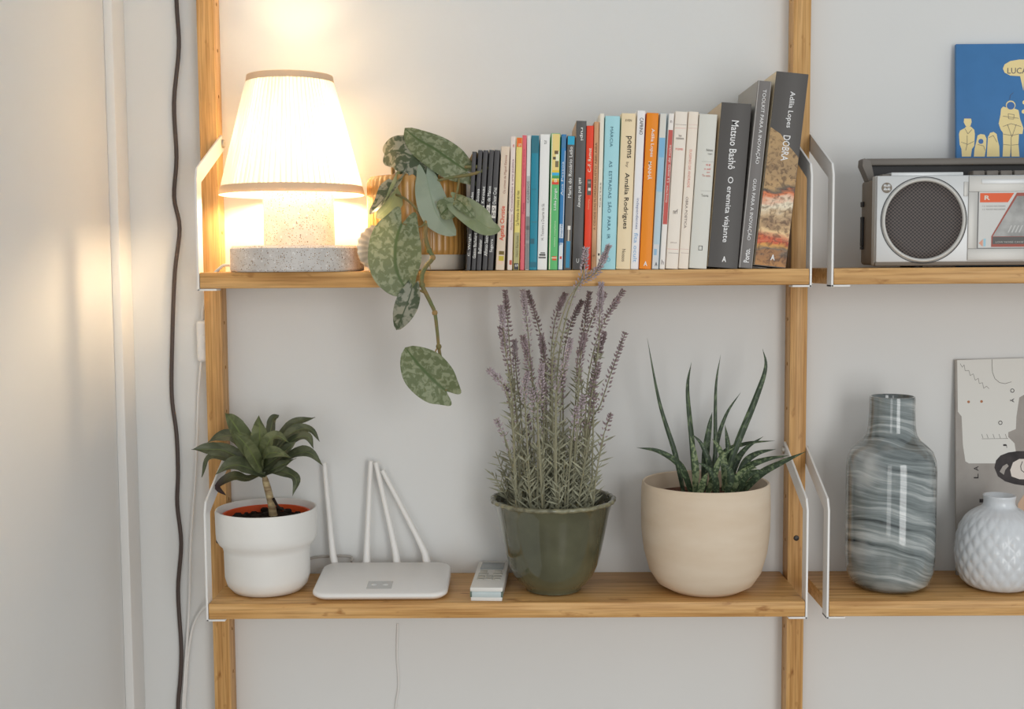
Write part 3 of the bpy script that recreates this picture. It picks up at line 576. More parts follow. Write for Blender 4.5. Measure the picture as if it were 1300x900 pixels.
B((0.137, 0.0195, 0.199, 0.0312), -0.150, 'light blue book with spaced grey serif lettering', (158, 206, 214),
  texts=[('MÁRCIA', 'd', 0.80, 0.93, 0.24, -0.02, (72, 110, 124)), ('AS  ESTRADAS  SÃO  PARA  IR', 'd', 0.20, 0.71, 0.26, -0.02, (72, 108, 122)), ('O', 'h', 0.05, 0.075, 0.26, 0.0, (110, 165, 180))])
B((0.1567, 0.0189, 0.2023, 0.0368), -0.150, 'cream book with large black serif title, next to the light blue one', (226, 206, 170),
  texts=[('poems', 'd', 0.715, 0.855, 0.40, 0.05, (48, 42, 38), 0.006), ('by', 'd', 0.655, 0.69, 0.24, 0.0, (120, 105, 90)), ('Amália Rodrigues', 'd', 0.26, 0.62, 0.40, 0.0, (48, 42, 38), 0.006), ('EYEN', 'h', 0.948, 0.962, 0.42, 0.0, (80, 70, 60)), ('Nossos', 'd', 0.05, 0.13, 0.24, 0.0, (90, 78, 66))])
B((0.1718, 0.0108, 0.206, 0.043), -0.149, 'slim white book with blue and black lettering beside the orange one', (226, 224, 224),
  texts=[('CAPRINO', 'd', 0.85, 0.955, 0.42, 0.05, (58, 56, 58)), ('independentes', 'd', 0.255, 0.45, 0.40, 0.0, (120, 132, 160)), ('fita ocult', 'd', 0.045, 0.23, 0.46, 0.0, (130, 170, 205))])
B((0.1855, 0.0158, 0.2026, 0.0476), -0.151, 'bright orange book with white lettering', (226, 132, 12),
  texts=[('Adília Lopes', 'd', 0.72, 0.90, 0.34, 0.05, (250, 240, 220), 0.008), ('MANHÃ', 'd', 0.575, 0.69, 0.34, 0.0, (250, 240, 220), 0.008), ('A', 'h', 0.02, 0.05, 0.30, 0.0, (250, 240, 220), 0.03)], side=(200, 60, 25))
B((0.1988, 0.0093, 0.2023, 0.0519), -0.149, 'slim pale blue and grey marbled book beside the orange one', (176, 196, 204),
  bands=[(0.845, 0.998, (206, 204, 196)), (0.72, 0.845, (120, 172, 206)), (0.5, 0.72, (150, 186, 208)), (0.002, 0.16, (202, 204, 204)), (0.09, 0.13, (140, 176, 200), -0.3, 0.1)], texts=[('A', 'h', 0.02, 0.045, 0.36, 0.1, (100, 100, 104), 0.03)])
B((0.2081, 0.0074, 0.2022, 0.0584), -0.149, 'slim white book with red middle panel', (226, 220, 214),
  texts=[('La mano de noite', 'u', 0.56, 0.80, 0.40, 0.05, (240, 214, 206), 0.006), ('Georg Hanz', 'u', 0.43, 0.54, 0.40, 0.0, (240, 214, 206), 0.006), ('h', 'h', 0.03, 0.06, 0.4, 0.0, (120, 110, 110)), ('n', 'h', 0.94, 0.955, 0.3, 0, (120, 110, 110))], bands=[(0.29, 0.895, (186, 82, 74))])
B((0.2207, 0.0163, 0.2041, 0.0588), -0.150, 'cream book with thin rules and a small red line of text', (228, 216, 204),
  texts=[('les', 'h', 0.842, 0.856, 0.22, 0.0, (100, 90, 86)), ('matinaux', 'h', 0.825, 0.839, 0.62, 0.0, (100, 90, 86)), ('POEMES', 'h', 0.757, 0.769, 0.60, 0.0, (206, 70, 56)), ('nrf', 'h', 0.352, 0.382, 0.36, 0.0, (90, 82, 80)), ('gallimard', 'h', 0.163, 0.172, 0.5, 0.0, (130, 120, 115))],
  bands=[(0.917, 0.919, (120, 110, 106), -0.5, 0.45), (0.895, 0.897, (214, 150, 140), -0.45, 0.42), (0.125, 0.127, (214, 150, 140), -0.45, 0.42), (0.100, 0.102, (120, 110, 106), -0.35, 0.45)])
B((0.2358, 0.0131, 0.204, 0.0623), -0.150, 'cream book with pale red and grey spaced lettering down the spine', (228, 214, 200),
  texts=[('EUGENIO DE ANDRADE', 'd', 0.52, 0.76, 0.24, -0.05, (206, 140, 130)), ('OBRA POETICA', 'd', 0.26, 0.46, 0.24, -0.1, (130, 118, 112))],
  bands=[(0.917, 0.919, (214, 180, 170), -0.5, 0.45), (0.895, 0.897, (206, 170, 160), -0.45, 0.42), (0.125, 0.127, (206, 170, 160), -0.45, 0.42), (0.100, 0.102, (170, 150, 140), -0.35, 0.45)])
B((0.2547, 0.0234, 0.2002, 0.0642), -0.151, 'pale grey paperback with a framed red title, beside the thick dark book', (206, 205, 197),
  texts=[('Robinson', 'h', 0.762, 0.778, 0.36, 0.2, (90, 88, 84)), ('Lopes', 'h', 0.738, 0.752, 0.24, 0.24, (90, 88, 84)), ('vo ar', 'h', 0.668, 0.680, 0.26, 0.18, (206, 84, 70)), ('o sol', 'h', 0.642, 0.656, 0.34, 0.14, (206, 84, 70)), ('que', 'h', 0.620, 0.630, 0.18, 0.2, (206, 84, 70)), ('Tu vens', 'h', 0.598, 0.612, 0.46, 0.1, (180, 84, 70)), ('Teoria', 'h', 0.468, 0.484, 0.40, 0.1, (100, 98, 94))],
  bands=[(0.694, 0.6955, (150, 148, 142), -0.2, 0.45), (0.505, 0.5065, (150, 148, 142), -0.15, 0.45), (0.145, 0.149, (90, 90, 88), -0.05, 0.18), (0.118, 0.122, (90, 90, 88), -0.05, 0.18), (0.118, 0.149, (90, 90, 88), -0.05, -0.02), (0.122, 0.145, (90, 90, 88), 0.14, 0.18)])
B((0.2873, 0.0394, 0.2135, 0.0786), -0.151, 'thickest charcoal book with large white serif title, leaning beside pale grey paperback', (78, 75, 73),
  texts=[('Matsuo Bashô', 'd', 0.60, 0.895, 0.24, 0.0, (232, 230, 226), 0.008), ('O eremita viajante', 'd', 0.155, 0.555, 0.24, -0.02, (232, 230, 226), 0.008), ('A', 'h', 0.035, 0.07, 0.14, 0.02, (232, 230, 226), 0.03)], depth=0.135, side=(196, 176, 146))
B((0.3175, 0.0182, 0.243, 0.0956), -0.149, 'grey handbook with long white capital lettering between the two thickest books', (112, 108, 106),
  texts=[('TOOLKIT PARA A INOVAÇÃO', 'd', 0.56, 0.955, 0.36, 0.05, (236, 234, 230)), ('GUIA PARA A INOVAÇÃO', 'd', 0.15, 0.48, 0.36, 0.02, (236, 234, 230)), ('Porto.', 'u', 0.03, 0.105, 0.40, 0.0, (246, 246, 242), 0.02)], bands=[(0.0, 1.0, (168, 164, 160), -0.5, -0.40), (0.0, 1.0, (168, 164, 160), 0.42, 0.5)], side=(150, 146, 140), depth=0.138)
# the last book carries a painting on the lower half of its spine
def painting_mat():
    m = bpy.data.materials.new('painted_spine_print'); m.use_nodes = True; nt = m.node_tree; b = nt.nodes['Principled BSDF']; b.inputs['Roughness'].default_value = 0.45
    tc = nt.nodes.new('ShaderNodeTexCoord'); sp = nt.nodes.new('ShaderNodeSeparateXYZ'); nt.links.new(tc.outputs['Object'], sp.inputs[0])
    mp = nt.nodes.new('ShaderNodeMapping'); mp.inputs['Scale'].default_value = (25, 25, 70); nt.links.new(tc.outputs['Object'], mp.inputs[0])
    n = nt.nodes.new('ShaderNodeTexNoise'); n.inputs['Scale'].default_value = 1.0; n.inputs['Detail'].default_value = 6; nt.links.new(mp.outputs[0], n.inputs['Vector'])
    s1 = nt.nodes.new('ShaderNodeMath'); s1.operation = 'MULTIPLY_ADD'; nt.links.new(n.outputs[0], s1.inputs[0]); s1.inputs[1].default_value = 0.05; nt.links.new(sp.outputs[2], s1.inputs[2])
    mr = nt.nodes.new('ShaderNodeMapRange'); mr.inputs[1].default_value = 0.025; mr.inputs[2].default_value = 0.20; nt.links.new(s1.outputs[0], mr.inputs[0])
    r = nt.nodes.new('ShaderNodeValToRGB'); e = r.color_ramp.elements
    cols = [(0.0, (168, 118, 62)), (0.09, (150, 104, 60)), (0.12, (110, 96, 80)), (0.16, (206, 150, 70)), (0.20, (190, 74, 36)), (0.27, (224, 190, 140)), (0.33, (150, 118, 84)), (0.40, (196, 168, 130)), (0.46, (226, 214, 190)), (0.53, (206, 110, 60)), (0.56, (90, 78, 64)), (0.60, (176, 142, 96)), (0.75, (158, 128, 88)), (1.0, (170, 138, 92))]
    e[0].position = 0; e[0].color = (*A(*cols[0][1]), 1); e[1].position = 1; e[1].color = (*A(*cols[-1][1]), 1)
    for p_, c in cols[1:-1]: k = e.new(p_); k.color = (*A(*c), 1)
    nt.links.new(mr.outputs[0], r.inputs[0])
    n2 = nt.nodes.new('ShaderNodeTexNoise'); n2.inputs['Scale'].default_value = 130; n2.inputs['Detail'].default_value = 5; n2.inputs['Distortion'].default_value = 1.2; nt.links.new(tc.outputs['Object'], n2.inputs['Vector'])
    r2 = nt.nodes.new('ShaderNodeValToRGB'); r2.color_ramp.elements[0].position = 0.36; r2.color_ramp.elements[0].color = (0.42, 0.38, 0.34, 1); r2.color_ramp.elements[1].position = 0.52; r2.color_ramp.elements[1].color = (1, 1, 1, 1); nt.links.new(n2.outputs[0], r2.inputs[0])
    x = nt.nodes.new('ShaderNodeMix'); x.data_type = 'RGBA'; x.blend_type = 'MULTIPLY'; x.inputs[0].default_value = 1; nt.links.new(r.outputs[0], x.inputs[6]); nt.links.new(r2.outputs[0], x.inputs[7]); nt.links.new(x.outputs[2], b.inputs['Base Color'])
    return m
g31 = (0.3492, 0.0423, 0.2519, 0.107)
dob = B(g31, -0.151, 'tallest book with charcoal top and a painted landscape on its lower spine', (80, 77, 75),
  texts=[('Adília Lopes', 'd', 0.72, 0.905, 0.20, 0.05, (232, 230, 226), 0.006), ('DOBRA', 'd', 0.55, 0.68, 0.22, 0.05, (232, 230, 226), 0.006), ('A', 'h', 0.035, 0.065, 0.13, 0.05, (232, 230, 226), 0.03)], depth=0.116, side=(206, 190, 160))
tw, hh = g31[1], g31[2]
mk('painted_panel', extrude_poly([(-tw / 2 + 0.0008, 0.001), (tw / 2 - 0.0008, 0.001), (tw / 2 - 0.0008, 0.575 * hh), (tw * 0.1, 0.635 * hh), (-tw * 0.15, 0.685 * hh), (-tw / 2 + 0.0008, 0.715 * hh)], lambda u, v, w_: (u, w_, v), -0.00014, 0.0001), painting_mat(), dob, 0, local=True)

# ------------------------------------------------------------------ dracaena in a stepped white pot
M_whitepot = mat('matt_white_ceramic', (0.85, 0.84, 0.81), 0.45, 0.35, var=0.04, vscale=15)
M_orange = mat('orange_plastic_pot', (0.78, 0.10, 0.02), 0.45, 0.4)
M_bark = mat('pale_ringed_bark', (0.52, 0.42, 0.24), 0.7, 0.2, c2=(0.26, 0.18, 0.10), vscale=160, vs3=(0.3, 0.3, 1.5))
M_drac = leaf_mat('dark_strap_leaf', (0.085, 0.10, 0.055), (0.135, 0.15, 0.085), 45, 0.5, (0.16, 0.20, 0.08), 0.10, rough=0.38, spec=0.5, trans=0.15)
M_dracl = leaf_mat('fresh_strap_leaf', (0.125, 0.15, 0.07), (0.20, 0.225, 0.11), 45, 0.5, (0.20, 0.25, 0.09), 0.12, rough=0.38, spec=0.5, trans=0.15)
M_dracb = leaf_mat('browned_strap_leaf', (0.07, 0.075, 0.035), (0.11, 0.11, 0.05), 45, 0.5, (0.14, 0.15, 0.07), 0.10, rough=0.5, trans=0.1, tip=(0.04, 0.022, 0.02))
def soil_mound(c, r, h, n=26, seed=1):
    rnd = random.Random(seed); V = [(c[0], c[1], c[2] + h)]; Fc = []
    rings = 7
    for i in range(1, rings + 1):
        for k in range(n):
            a = 2 * math.pi * k / n; rr = r * i / rings
            V.append((c[0] + rr * math.cos(a), c[1] + rr * math.sin(a), c[2] + h * (1 - (i / rings) ** 2) + (rnd.uniform(-0.003, 0.004) if i < rings else 0)))
    for k in range(n): Fc.append((0, 1 + k, 1 + (k + 1) % n))
    for i in range(rings - 1):
        for k in range(n): Fc.append((1 + i * n + k, 1 + i * n + (k + 1) % n, 1 + (i + 1) * n + (k + 1) % n, 1 + (i + 1) * n + k))
    return V, Fc
dc = (-0.3345, -0.085, ZL)
dr = thing('potted_dracaena', 'small dracaena with strap leaves in a stepped white pot', 'potted plant', dc)
mk('pot', lathe([(0.001, 0.0004), (0.040, 0.0004), (0.048, 0.002), (0.055, 0.010), (0.0585, 0.022), (0.0592, 0.058), (0.0605, 0.064), (0.0655, 0.069), (0.0688, 0.075), (0.0695, 0.083), (0.0700, 0.1135), (0.0690, 0.1160), (0.0672, 0.1160), (0.0660, 0.113), (0.0650, 0.085), (0.056, 0.066), (0.054, 0.02), (0.001, 0.012)], dc, 72, cap0=False, cap1=False), M_whitepot, dr, 50, label='white ceramic pot with a stepped waist')
mk('nursery_pot', lathe([(0.050, 0.030), (0.0585, 0.1080), (0.0605, 0.1085), (0.0605, 0.1065), (0.0590, 0.1060), (0.0520, 0.030)], dc, 48, cap0=True, cap1=False), M_orange, dr, 50, label='orange plastic inner pot')
mk('soil', soil_mound((dc[0], dc[1], ZL + 0.0985), 0.0580, 0.004), M_soil, dr, 0)
rnd = random.Random(3)
for k in range(40):
    a = rnd.uniform(0, 6.28); r = 0.05 * math.sqrt(rnd.random()); s = rnd.uniform(0.0025, 0.0055)
    p = (dc[0] + r * math.cos(a), dc[1] + r * math.sin(a), ZL + 0.1035)
    mk('bark_chip', box(p[0] - s, p[0] + s, p[1] - s * 0.8, p[1] + s * 0.8, p[2] - s * 0.6, p[2] + s * 0.7, s * 0.35, 1), M_soil, dr, 0)
mk('stem', tube([(-0.3243, -0.088, 1.1109),(-0.3267, -0.088, 1.1276),(-0.3303, -0.087, 1.144),(-0.3341, -0.086, 1.1582),(-0.3363, -0.085, 1.1669)], [0.0058, 0.0052, 0.0050, 0.0050, 0.0045, 0.003], 10), M_bark, dr)
mk('dead_twig', tube([(-0.3212, -0.1, 1.1377),(-0.3128, -0.11, 1.1287),(-0.3022, -0.115, 1.1243)], [0.0022, 0.0015], 6), M_soil, dr)
crown = (-0.3373, -0.085, 1.1703)
for (pts, wd, up, m_) in [
  ([(-0.3465, -0.085, 1.1825),(-0.3572, -0.095, 1.2117),(-0.367, -0.105, 1.2351),(-0.374, -0.115, 1.2509),(-0.3772, -0.125, 1.2598)], 0.0118, (0.3, -0.9, 0.3), M_dracl),
  ([(-0.3392, -0.095, 1.1897),(-0.3371, -0.1033, 1.2183),(-0.3351, -0.1117, 1.2395),(-0.3344, -0.12, 1.2559)], 0.0105, (0.0, -1, 0.2), M_dracl),
  ([(-0.3337, -0.08, 1.1926),(-0.3305, -0.07, 1.2225),(-0.3276, -0.06, 1.2415),(-0.3212, -0.05, 1.248)], 0.0078, (-0.3, -0.9, 0.3), M_drac),
  ([(-0.3338, -0.08, 1.1871),(-0.3166, -0.0717, 1.2153),(-0.2975, -0.0633, 1.2362),(-0.2692, -0.055, 1.245)], 0.0090, (-0.3, -0.6, 0.7), M_drac),
  ([(-0.3327, -0.085, 1.1879),(-0.3065, -0.085, 1.2172),(-0.288, -0.085, 1.2309),(-0.2698, -0.085, 1.2308),(-0.2582, -0.085, 1.2142)], 0.0075, (-0.2, -0.6, 0.7), M_drac),
  ([(-0.3339, -0.08, 1.1834),(-0.3065, -0.0862, 1.2064),(-0.2886, -0.0925, 1.221),(-0.2711, -0.0988, 1.2224),(-0.2631, -0.105, 1.2073)], 0.0085, (-0.2, -0.7, 0.6), M_drac),
  ([(-0.337, -0.095, 1.1823),(-0.3276, -0.1117, 1.1997),(-0.3088, -0.1283, 1.2059),(-0.2858, -0.145, 1.201)], 0.0085, (0.0, -0.8, 0.6), M_dracl),
  ([(-0.3378, -0.08, 1.1742),(-0.3145, -0.085, 1.1842),(-0.2877, -0.09, 1.1986),(-0.2686, -0.095, 1.1993),(-0.2514, -0.1, 1.1824)], 0.0090, (-0.1, -0.6, 0.7), M_drac),
  ([(-0.335, -0.085, 1.1677),(-0.3087, -0.0967, 1.1751),(-0.2876, -0.1083, 1.1662),(-0.2907, -0.12, 1.1445)], 0.0072, (0.1, -0.7, 0.6), M_drac),
  ([(-0.3475, -0.08, 1.189),(-0.375, -0.0733, 1.2168),(-0.4005, -0.0667, 1.2191),(-0.4251, -0.06, 1.2082)], 0.0085, (0.1, -0.7, 0.6), M_drac),
  ([(-0.3466, -0.085, 1.1806),(-0.3829, -0.095, 1.2018),(-0.4073, -0.105, 1.2077),(-0.4283, -0.115, 1.2087)], 0.0100, (0.1, -0.75, 0.6), M_drac),
  ([(-0.3492, -0.078, 1.1757),(-0.3872, -0.0787, 1.1918),(-0.4145, -0.0793, 1.1908),(-0.4252, -0.08, 1.1645)], 0.0070, (0.1, -0.6, 0.7), M_drac),
  ([(-0.3436, -0.095, 1.1732),(-0.3598, -0.11, 1.185),(-0.3741, -0.125, 1.1877),(-0.39, -0.14, 1.1793)], 0.0112, (0.1, -0.7, 0.6), M_drac),
  ([(-0.3434, -0.085, 1.1585),(-0.3565, -0.095, 1.165),(-0.374, -0.105, 1.1697),(-0.3935, -0.115, 1.1571),(-0.3804, -0.125, 1.1485)], 0.0066, (0.0, -0.6, 0.7), M_dracb),
  ([(-0.3404, -0.1, 1.1869),(-0.3485, -0.125, 1.2127),(-0.3597, -0.15, 1.2361)], 0.0090, (0.2, -0.9, 0.4), M_dracl),
  ([(-0.3353, -0.098, 1.1883),(-0.3248, -0.1103, 1.2157),(-0.3095, -0.1227, 1.2283),(-0.2912, -0.135, 1.2211)], 0.0085, (0.0, -0.85, 0.5), M_dracl),
  ([(-0.3355, -0.09, 1.1796),(-0.3192, -0.0967, 1.1917),(-0.3013, -0.1033, 1.2054),(-0.2871, -0.11, 1.2191)], 0.0085, (-0.3, -0.8, 0.5), M_drac),
  ([(-0.3356, -0.09, 1.1723),(-0.3152, -0.1, 1.1812),(-0.2858, -0.11, 1.1955)], 0.0070, (-0.2, -0.8, 0.5), M_drac)]:
    pts = [tuple(Vector(crown) + Vector((rnd.uniform(-0.003, 0.003), rnd.uniform(-0.003, 0.003), rnd.uniform(-0.008, 0.010))))] + list(pts[1:]); mkleaf('leaf', leaf(pts, wd * 1.15, up, 'lance', 0.30, 20, 4, 0.0022), m_, dr)

# ------------------------------------------------------------------ router
M_plastic = mat('white_plastic', (0.88, 0.86, 0.835), 0.4, 0.4)
M_led = mat('pale_silver_panel', (0.62, 0.62, 0.61), 0.25, 0.5)
M_dark = mat('dark_plastic', (0.06, 0.055, 0.05), 0.5, 0.4)
rf = (-0.1723, -0.15, 1.0172); rk = (-0.182, -0.03, 1.0272)
xl = (-0.2636, -0.15, 1.0176)[0]; xr = (-0.0801, -0.15, 1.0189)[0]
ro = thing('wifi_router', 'flat white router with four upright antennas', 'router', ((xl + xr) / 2, -0.09, ZL))
def rrect(x0, x1, y0, y1, r, n=8):
    o = []
    for cx_, cy_, a0 in ((x1 - r, y1 - r, 0), (x0 + r, y1 - r, 90), (x0 + r, y0 + r, 180), (x1 - r, y0 + r, 270)):
        for k in range(n + 1):
            a = math.radians(a0 + 90 * k / n); o.append((cx_ + r * math.cos(a), cy_ + r * math.sin(a)))
    return o
def router_body():
    y0, y1 = -0.152, -0.028; V = []; Fc = []; rings = [(0.006, 0.0025, 0), (0.001, 0.006, 0), (0, 0.0075, 0), (0, None, -0.0030), (0.0012, None, -0.0010), (0.0035, None, 0.0)]
    zt = lambda y: ZL + 0.0115 + (y - y0) / (y1 - y0) * 0.0125
    n = None
    for (ins, zz, dz) in rings:
        P = rrect(xl + ins, xr - ins, y0 + ins, y1 - ins, 0.022 - ins); n = len(P)
        for (x, y) in P: V.append((x, y, ZL + zz if zz is not None else zt(y) + dz))
    for i in range(len(rings) - 1):
        for k in range(n): Fc.append((i * n + k, i * n + (k + 1) % n, (i + 1) * n + (k + 1) % n, (i + 1) * n + k))
    Fc.append(tuple(range(n))); Fc.append(tuple((len(rings) - 1) * n + k for k in range(n)))
    return V, Fc, zt
V, Fc, zt = router_body()
body = mk('body', (V, Fc), M_plastic, ro, 50)
for fx in (xl + 0.03, xr - 0.03):
    for fy in (-0.13, -0.05): mk('foot', cyl((fx, fy, ZL + 0.0002), (fx, fy, ZL + 0.004), 0.006), M_dark, ro)
lp0 = (-0.1906, -0.132, 1.0187)[0]; lp1 = (-0.1563, -0.132, 1.0186)[0]
ly0, ly1 = -0.1335, -0.106
slope = math.atan2(0.0125, 0.124)
panel = mk('light_panel', ([(lp0, ly0, zt(ly0) + 0.0003), (lp1, ly0, zt(ly0) + 0.0003), (lp1, ly1, zt(ly1) + 0.0003), (lp0, ly1, zt(ly1) + 0.0003)], [(0, 1, 2, 3)]), M_led, ro, 0)
M_ledlit = mat('white_indicator_lens', (0.9, 0.9, 0.9), 0.3)
for k in (0.26, 0.72):
    xx = lp0 + (lp1 - lp0) * k; yy = (ly0 + ly1) / 2
    mk('indicator_light', lathe([(0.0042, 0), (0.0035, 0.0006), (0, 0.0008)], (xx, yy, zt(yy) + 0.0003), 14, cap1=False), M_ledlit, panel)
for (b0, b1, b2) in [((-0.2503, -0.024, 1.0237), (-0.2546, -0.022, 1.0557), (-0.2643, -0.016, 1.1725)), ((-0.2039, -0.024, 1.0258), (-0.2031, -0.022, 1.0555), (-0.1968, -0.016, 1.1756)), ((-0.1599, -0.024, 1.0256), (-0.1643, -0.022, 1.0553), (-0.1895, -0.016, 1.1732)), ((-0.1164, -0.024, 1.0277), (-0.1254, -0.022, 1.0551), (-0.1799, -0.016, 1.1616))]:
    an = mk('antenna', tube([b0, b1, b2], [0.0056, 0.0056, 0.0050, 0.0042, 0.0036, 0.0034], 12, 14), M_plastic, ro, 50)
    mk('hinge', cyl((b0[0], b0[1], b0[2] - 0.010), (b0[0], b0[1], b0[2] + 0.003), 0.0060, 14), M_plastic, an)
    mk('hinge_slot', cyl((b0[0] - 0.0035, b0[1] - 0.0052, b0[2] - 0.0015), (b0[0] + 0.0035, b0[1] - 0.0052, b0[2] - 0.0015), 0.0012, 8), M_dark, an)
mk('power_lead', tube([(-0.2275, -0.015, 1.0271),(-0.2273, -0.008, 1.0311),(-0.2358, -0.005, 1.0328),(-0.2591, -0.004, 1.0326),(-0.2846, -0.004, 1.0304),(-0.3054, -0.005, 1.0225)], 0.0018, 8), M_greycord, ro)

# ------------------------------------------------------------------ remote control
M_remw = mat('off_white_remote', (0.78, 0.76, 0.72), 0.45, 0.4)
M_lcd = mat('grey_display', (0.33, 0.36, 0.37), 0.15, 0.5)
M_btn = mat('grey_buttons', (0.50, 0.48, 0.43), 0.5, 0.3)
M_ir = mat('pale_blue_window', (0.55, 0.63, 0.64), 0.2, 0.5)
M_irend = mat('dark_green_window_edge', (0.12, 0.17, 0.13), 0.3, 0.5)
rc = (-0.0267, -0.15, 1.0133)
rm = thing('remote_control', 'white remote control lying flat with grey display beside the green pot', 'remote', (rc[0], -0.150, ZL), rot=(0, 0, math.radians(-3)))
hw = 0.0222
mk('lower_case', box(-hw + 0.001, hw - 0.001, 0, 0.140, 0.0003, 0.006, 0.001), M_remw, rm, 35, local=True)
mk('signal_window', box(-hw + 0.0025, hw - 0.0025, -0.0005, 0.02, 0.0055, 0.0132, 0.0006), M_ir, rm, 35, local=True)
for s in (-1, 1): mk('window_edge', box(s * hw - 0.0024 if s > 0 else -hw, s * hw if s > 0 else -hw + 0.0024, -0.0002, 0.014, 0.0055, 0.0132, 0.0005), M_irend, rm, 35, local=True)
mk('upper_case', box(-hw, hw, 0.0006, 0.1405, 0.0128, 0.0190, 0.0016), M_remw, rm, 35, local=True)
mk('case_wall', box(-hw + 0.0004, hw - 0.0004, 0.014, 0.1400, 0.0055, 0.0135), M_remw, rm, 35, local=True)
mk('display', box(-0.0165, 0.0165, 0.094, 0.132, 0.0188, 0.0196, 0.0004), M_lcd, rm, 35, local=True)
for (bx_, by_, bw, bh) in [(-0.010, 0.082, 0.010, 0.008), (0.010, 0.082, 0.010, 0.008), (-0.0095, 0.068, 0.014, 0.008), (0.0105, 0.068, 0.013, 0.008), (-0.0115, 0.054, 0.010, 0.008), (0, 0.054, 0.009, 0.008), (0.0115, 0.054, 0.010, 0.008), (-0.0115, 0.042, 0.010, 0.007), (0, 0.042, 0.010, 0.007), (0.0115, 0.042, 0.010, 0.007)]:
    mk('button', box(bx_ - bw / 2, bx_ + bw / 2, by_ - bh / 2, by_ + bh / 2, 0.0186, 0.0203, 0.0006), M_btn, rm, 35, local=True)

# ------------------------------------------------------------------ lavender in a green glazed pot
M_green = mat('olive_green_glaze', (0.115, 0.120, 0.072), 0.10, 0.5, coat=0.8, var=0.35, vscale=14)
M_rimglaze = mat('worn_rim_glaze', (0.28, 0.27, 0.17), 0.25, 0.5, coat=0.4, var=0.6, vscale=90)
gc = (0.0649, -0.0905, ZL)
lv = thing('potted_lavender', 'tall lavender with purple flower spikes in a glossy olive green pot', 'potted plant', gc)
mk('pot', lathe([(0.001, 0.0004), (0.036, 0.0004), (0.039, 0.002), (0.0390, 0.005), (0.0480, 0.012), (0.0560, 0.023), (0.0625, 0.038), (0.0680, 0.060), (0.0730, 0.085), (0.0775, 0.108), (0.0815, 0.121), (0.0845, 0.1255), (0.0800, 0.126), (0.0775, 0.121), (0.073, 0.10), (0.069, 0.08), (0.001, 0.06)], gc, 80, cap0=False, cap1=False), M_green, lv, 60, label='glossy olive green glazed pot')
def crimp(a, j, z): return 1 + 0.010 * math.sin(a * 34) + 0.006 * math.sin(a * 13 + 1)
mk('rim', lathe([(0.0825, 0.1235), (0.0858, 0.1250), (0.0868, 0.1275), (0.0852, 0.1300), (0.0822, 0.1300), (0.0795, 0.1270), (0.0800, 0.1235), (0.0825, 0.1235)], gc, 170, rmod=crimp, cap0=False, cap1=False), M_rimglaze, lv, 60, label='crimped pot rim with worn glaze')
mk('soil', soil_mound((gc[0], gc[1], ZL + 0.100), 0.0725, 0.006, seed=5), M_soil, lv, 0)
M_lstem = mat('grey_green_stalk', (0.30, 0.285, 0.19), 0.7, 0.2)
M_lleaf = mat('grey_green_needle_leaves', (0.38, 0.375, 0.265), 0.7, 0.2, var=0.35, vscale=60)
M_bud = mat('lavender_buds', (0.40, 0.315, 0.335), 0.8, 0.15, c2=(0.24, 0.18, 0.18), vscale=120)
M_budp = mat('pale_lavender_buds', (0.53, 0.45, 0.475), 0.8, 0.15, c2=(0.38, 0.31, 0.33), vscale=120)
def bud(c, d, l, w_):
    d = d.normalized(); s = d.orthogonal().normalized(); t = d.cross(s); c = Vector(c)
    P = [c, c + d * l] + [c + d * l * 0.5 + (s * math.cos(a) + t * math.sin(a)) * w_ for a in (0, 1.571, 3.142, 4.712)]
    return [tuple(p) for p in P], [(0, 2, 3), (0, 3, 4), (0, 4, 5), (0, 5, 2), (1, 3, 2), (1, 4, 3), (1, 5, 4), (1, 2, 5)]
def blade(p, d, l, w_, bend):
    d = d.normalized(); s = d.cross(Vector((0.2, -1, 0.3))); s = s.normalized() if s.length > 0.01 else d.orthogonal().normalized(); n = s.cross(d)
    q0 = p; q1 = p + d * l * 0.5 + n * bend * 0.4; q2 = p + d * l + n * bend
    return [tuple(q0 - s * w_ * 0.4), tuple(q0 + s * w_ * 0.4), tuple(q1 + s * w_), tuple(q1 - s * w_), tuple(q2)], [(0, 1, 2, 3), (3, 2, 4)]
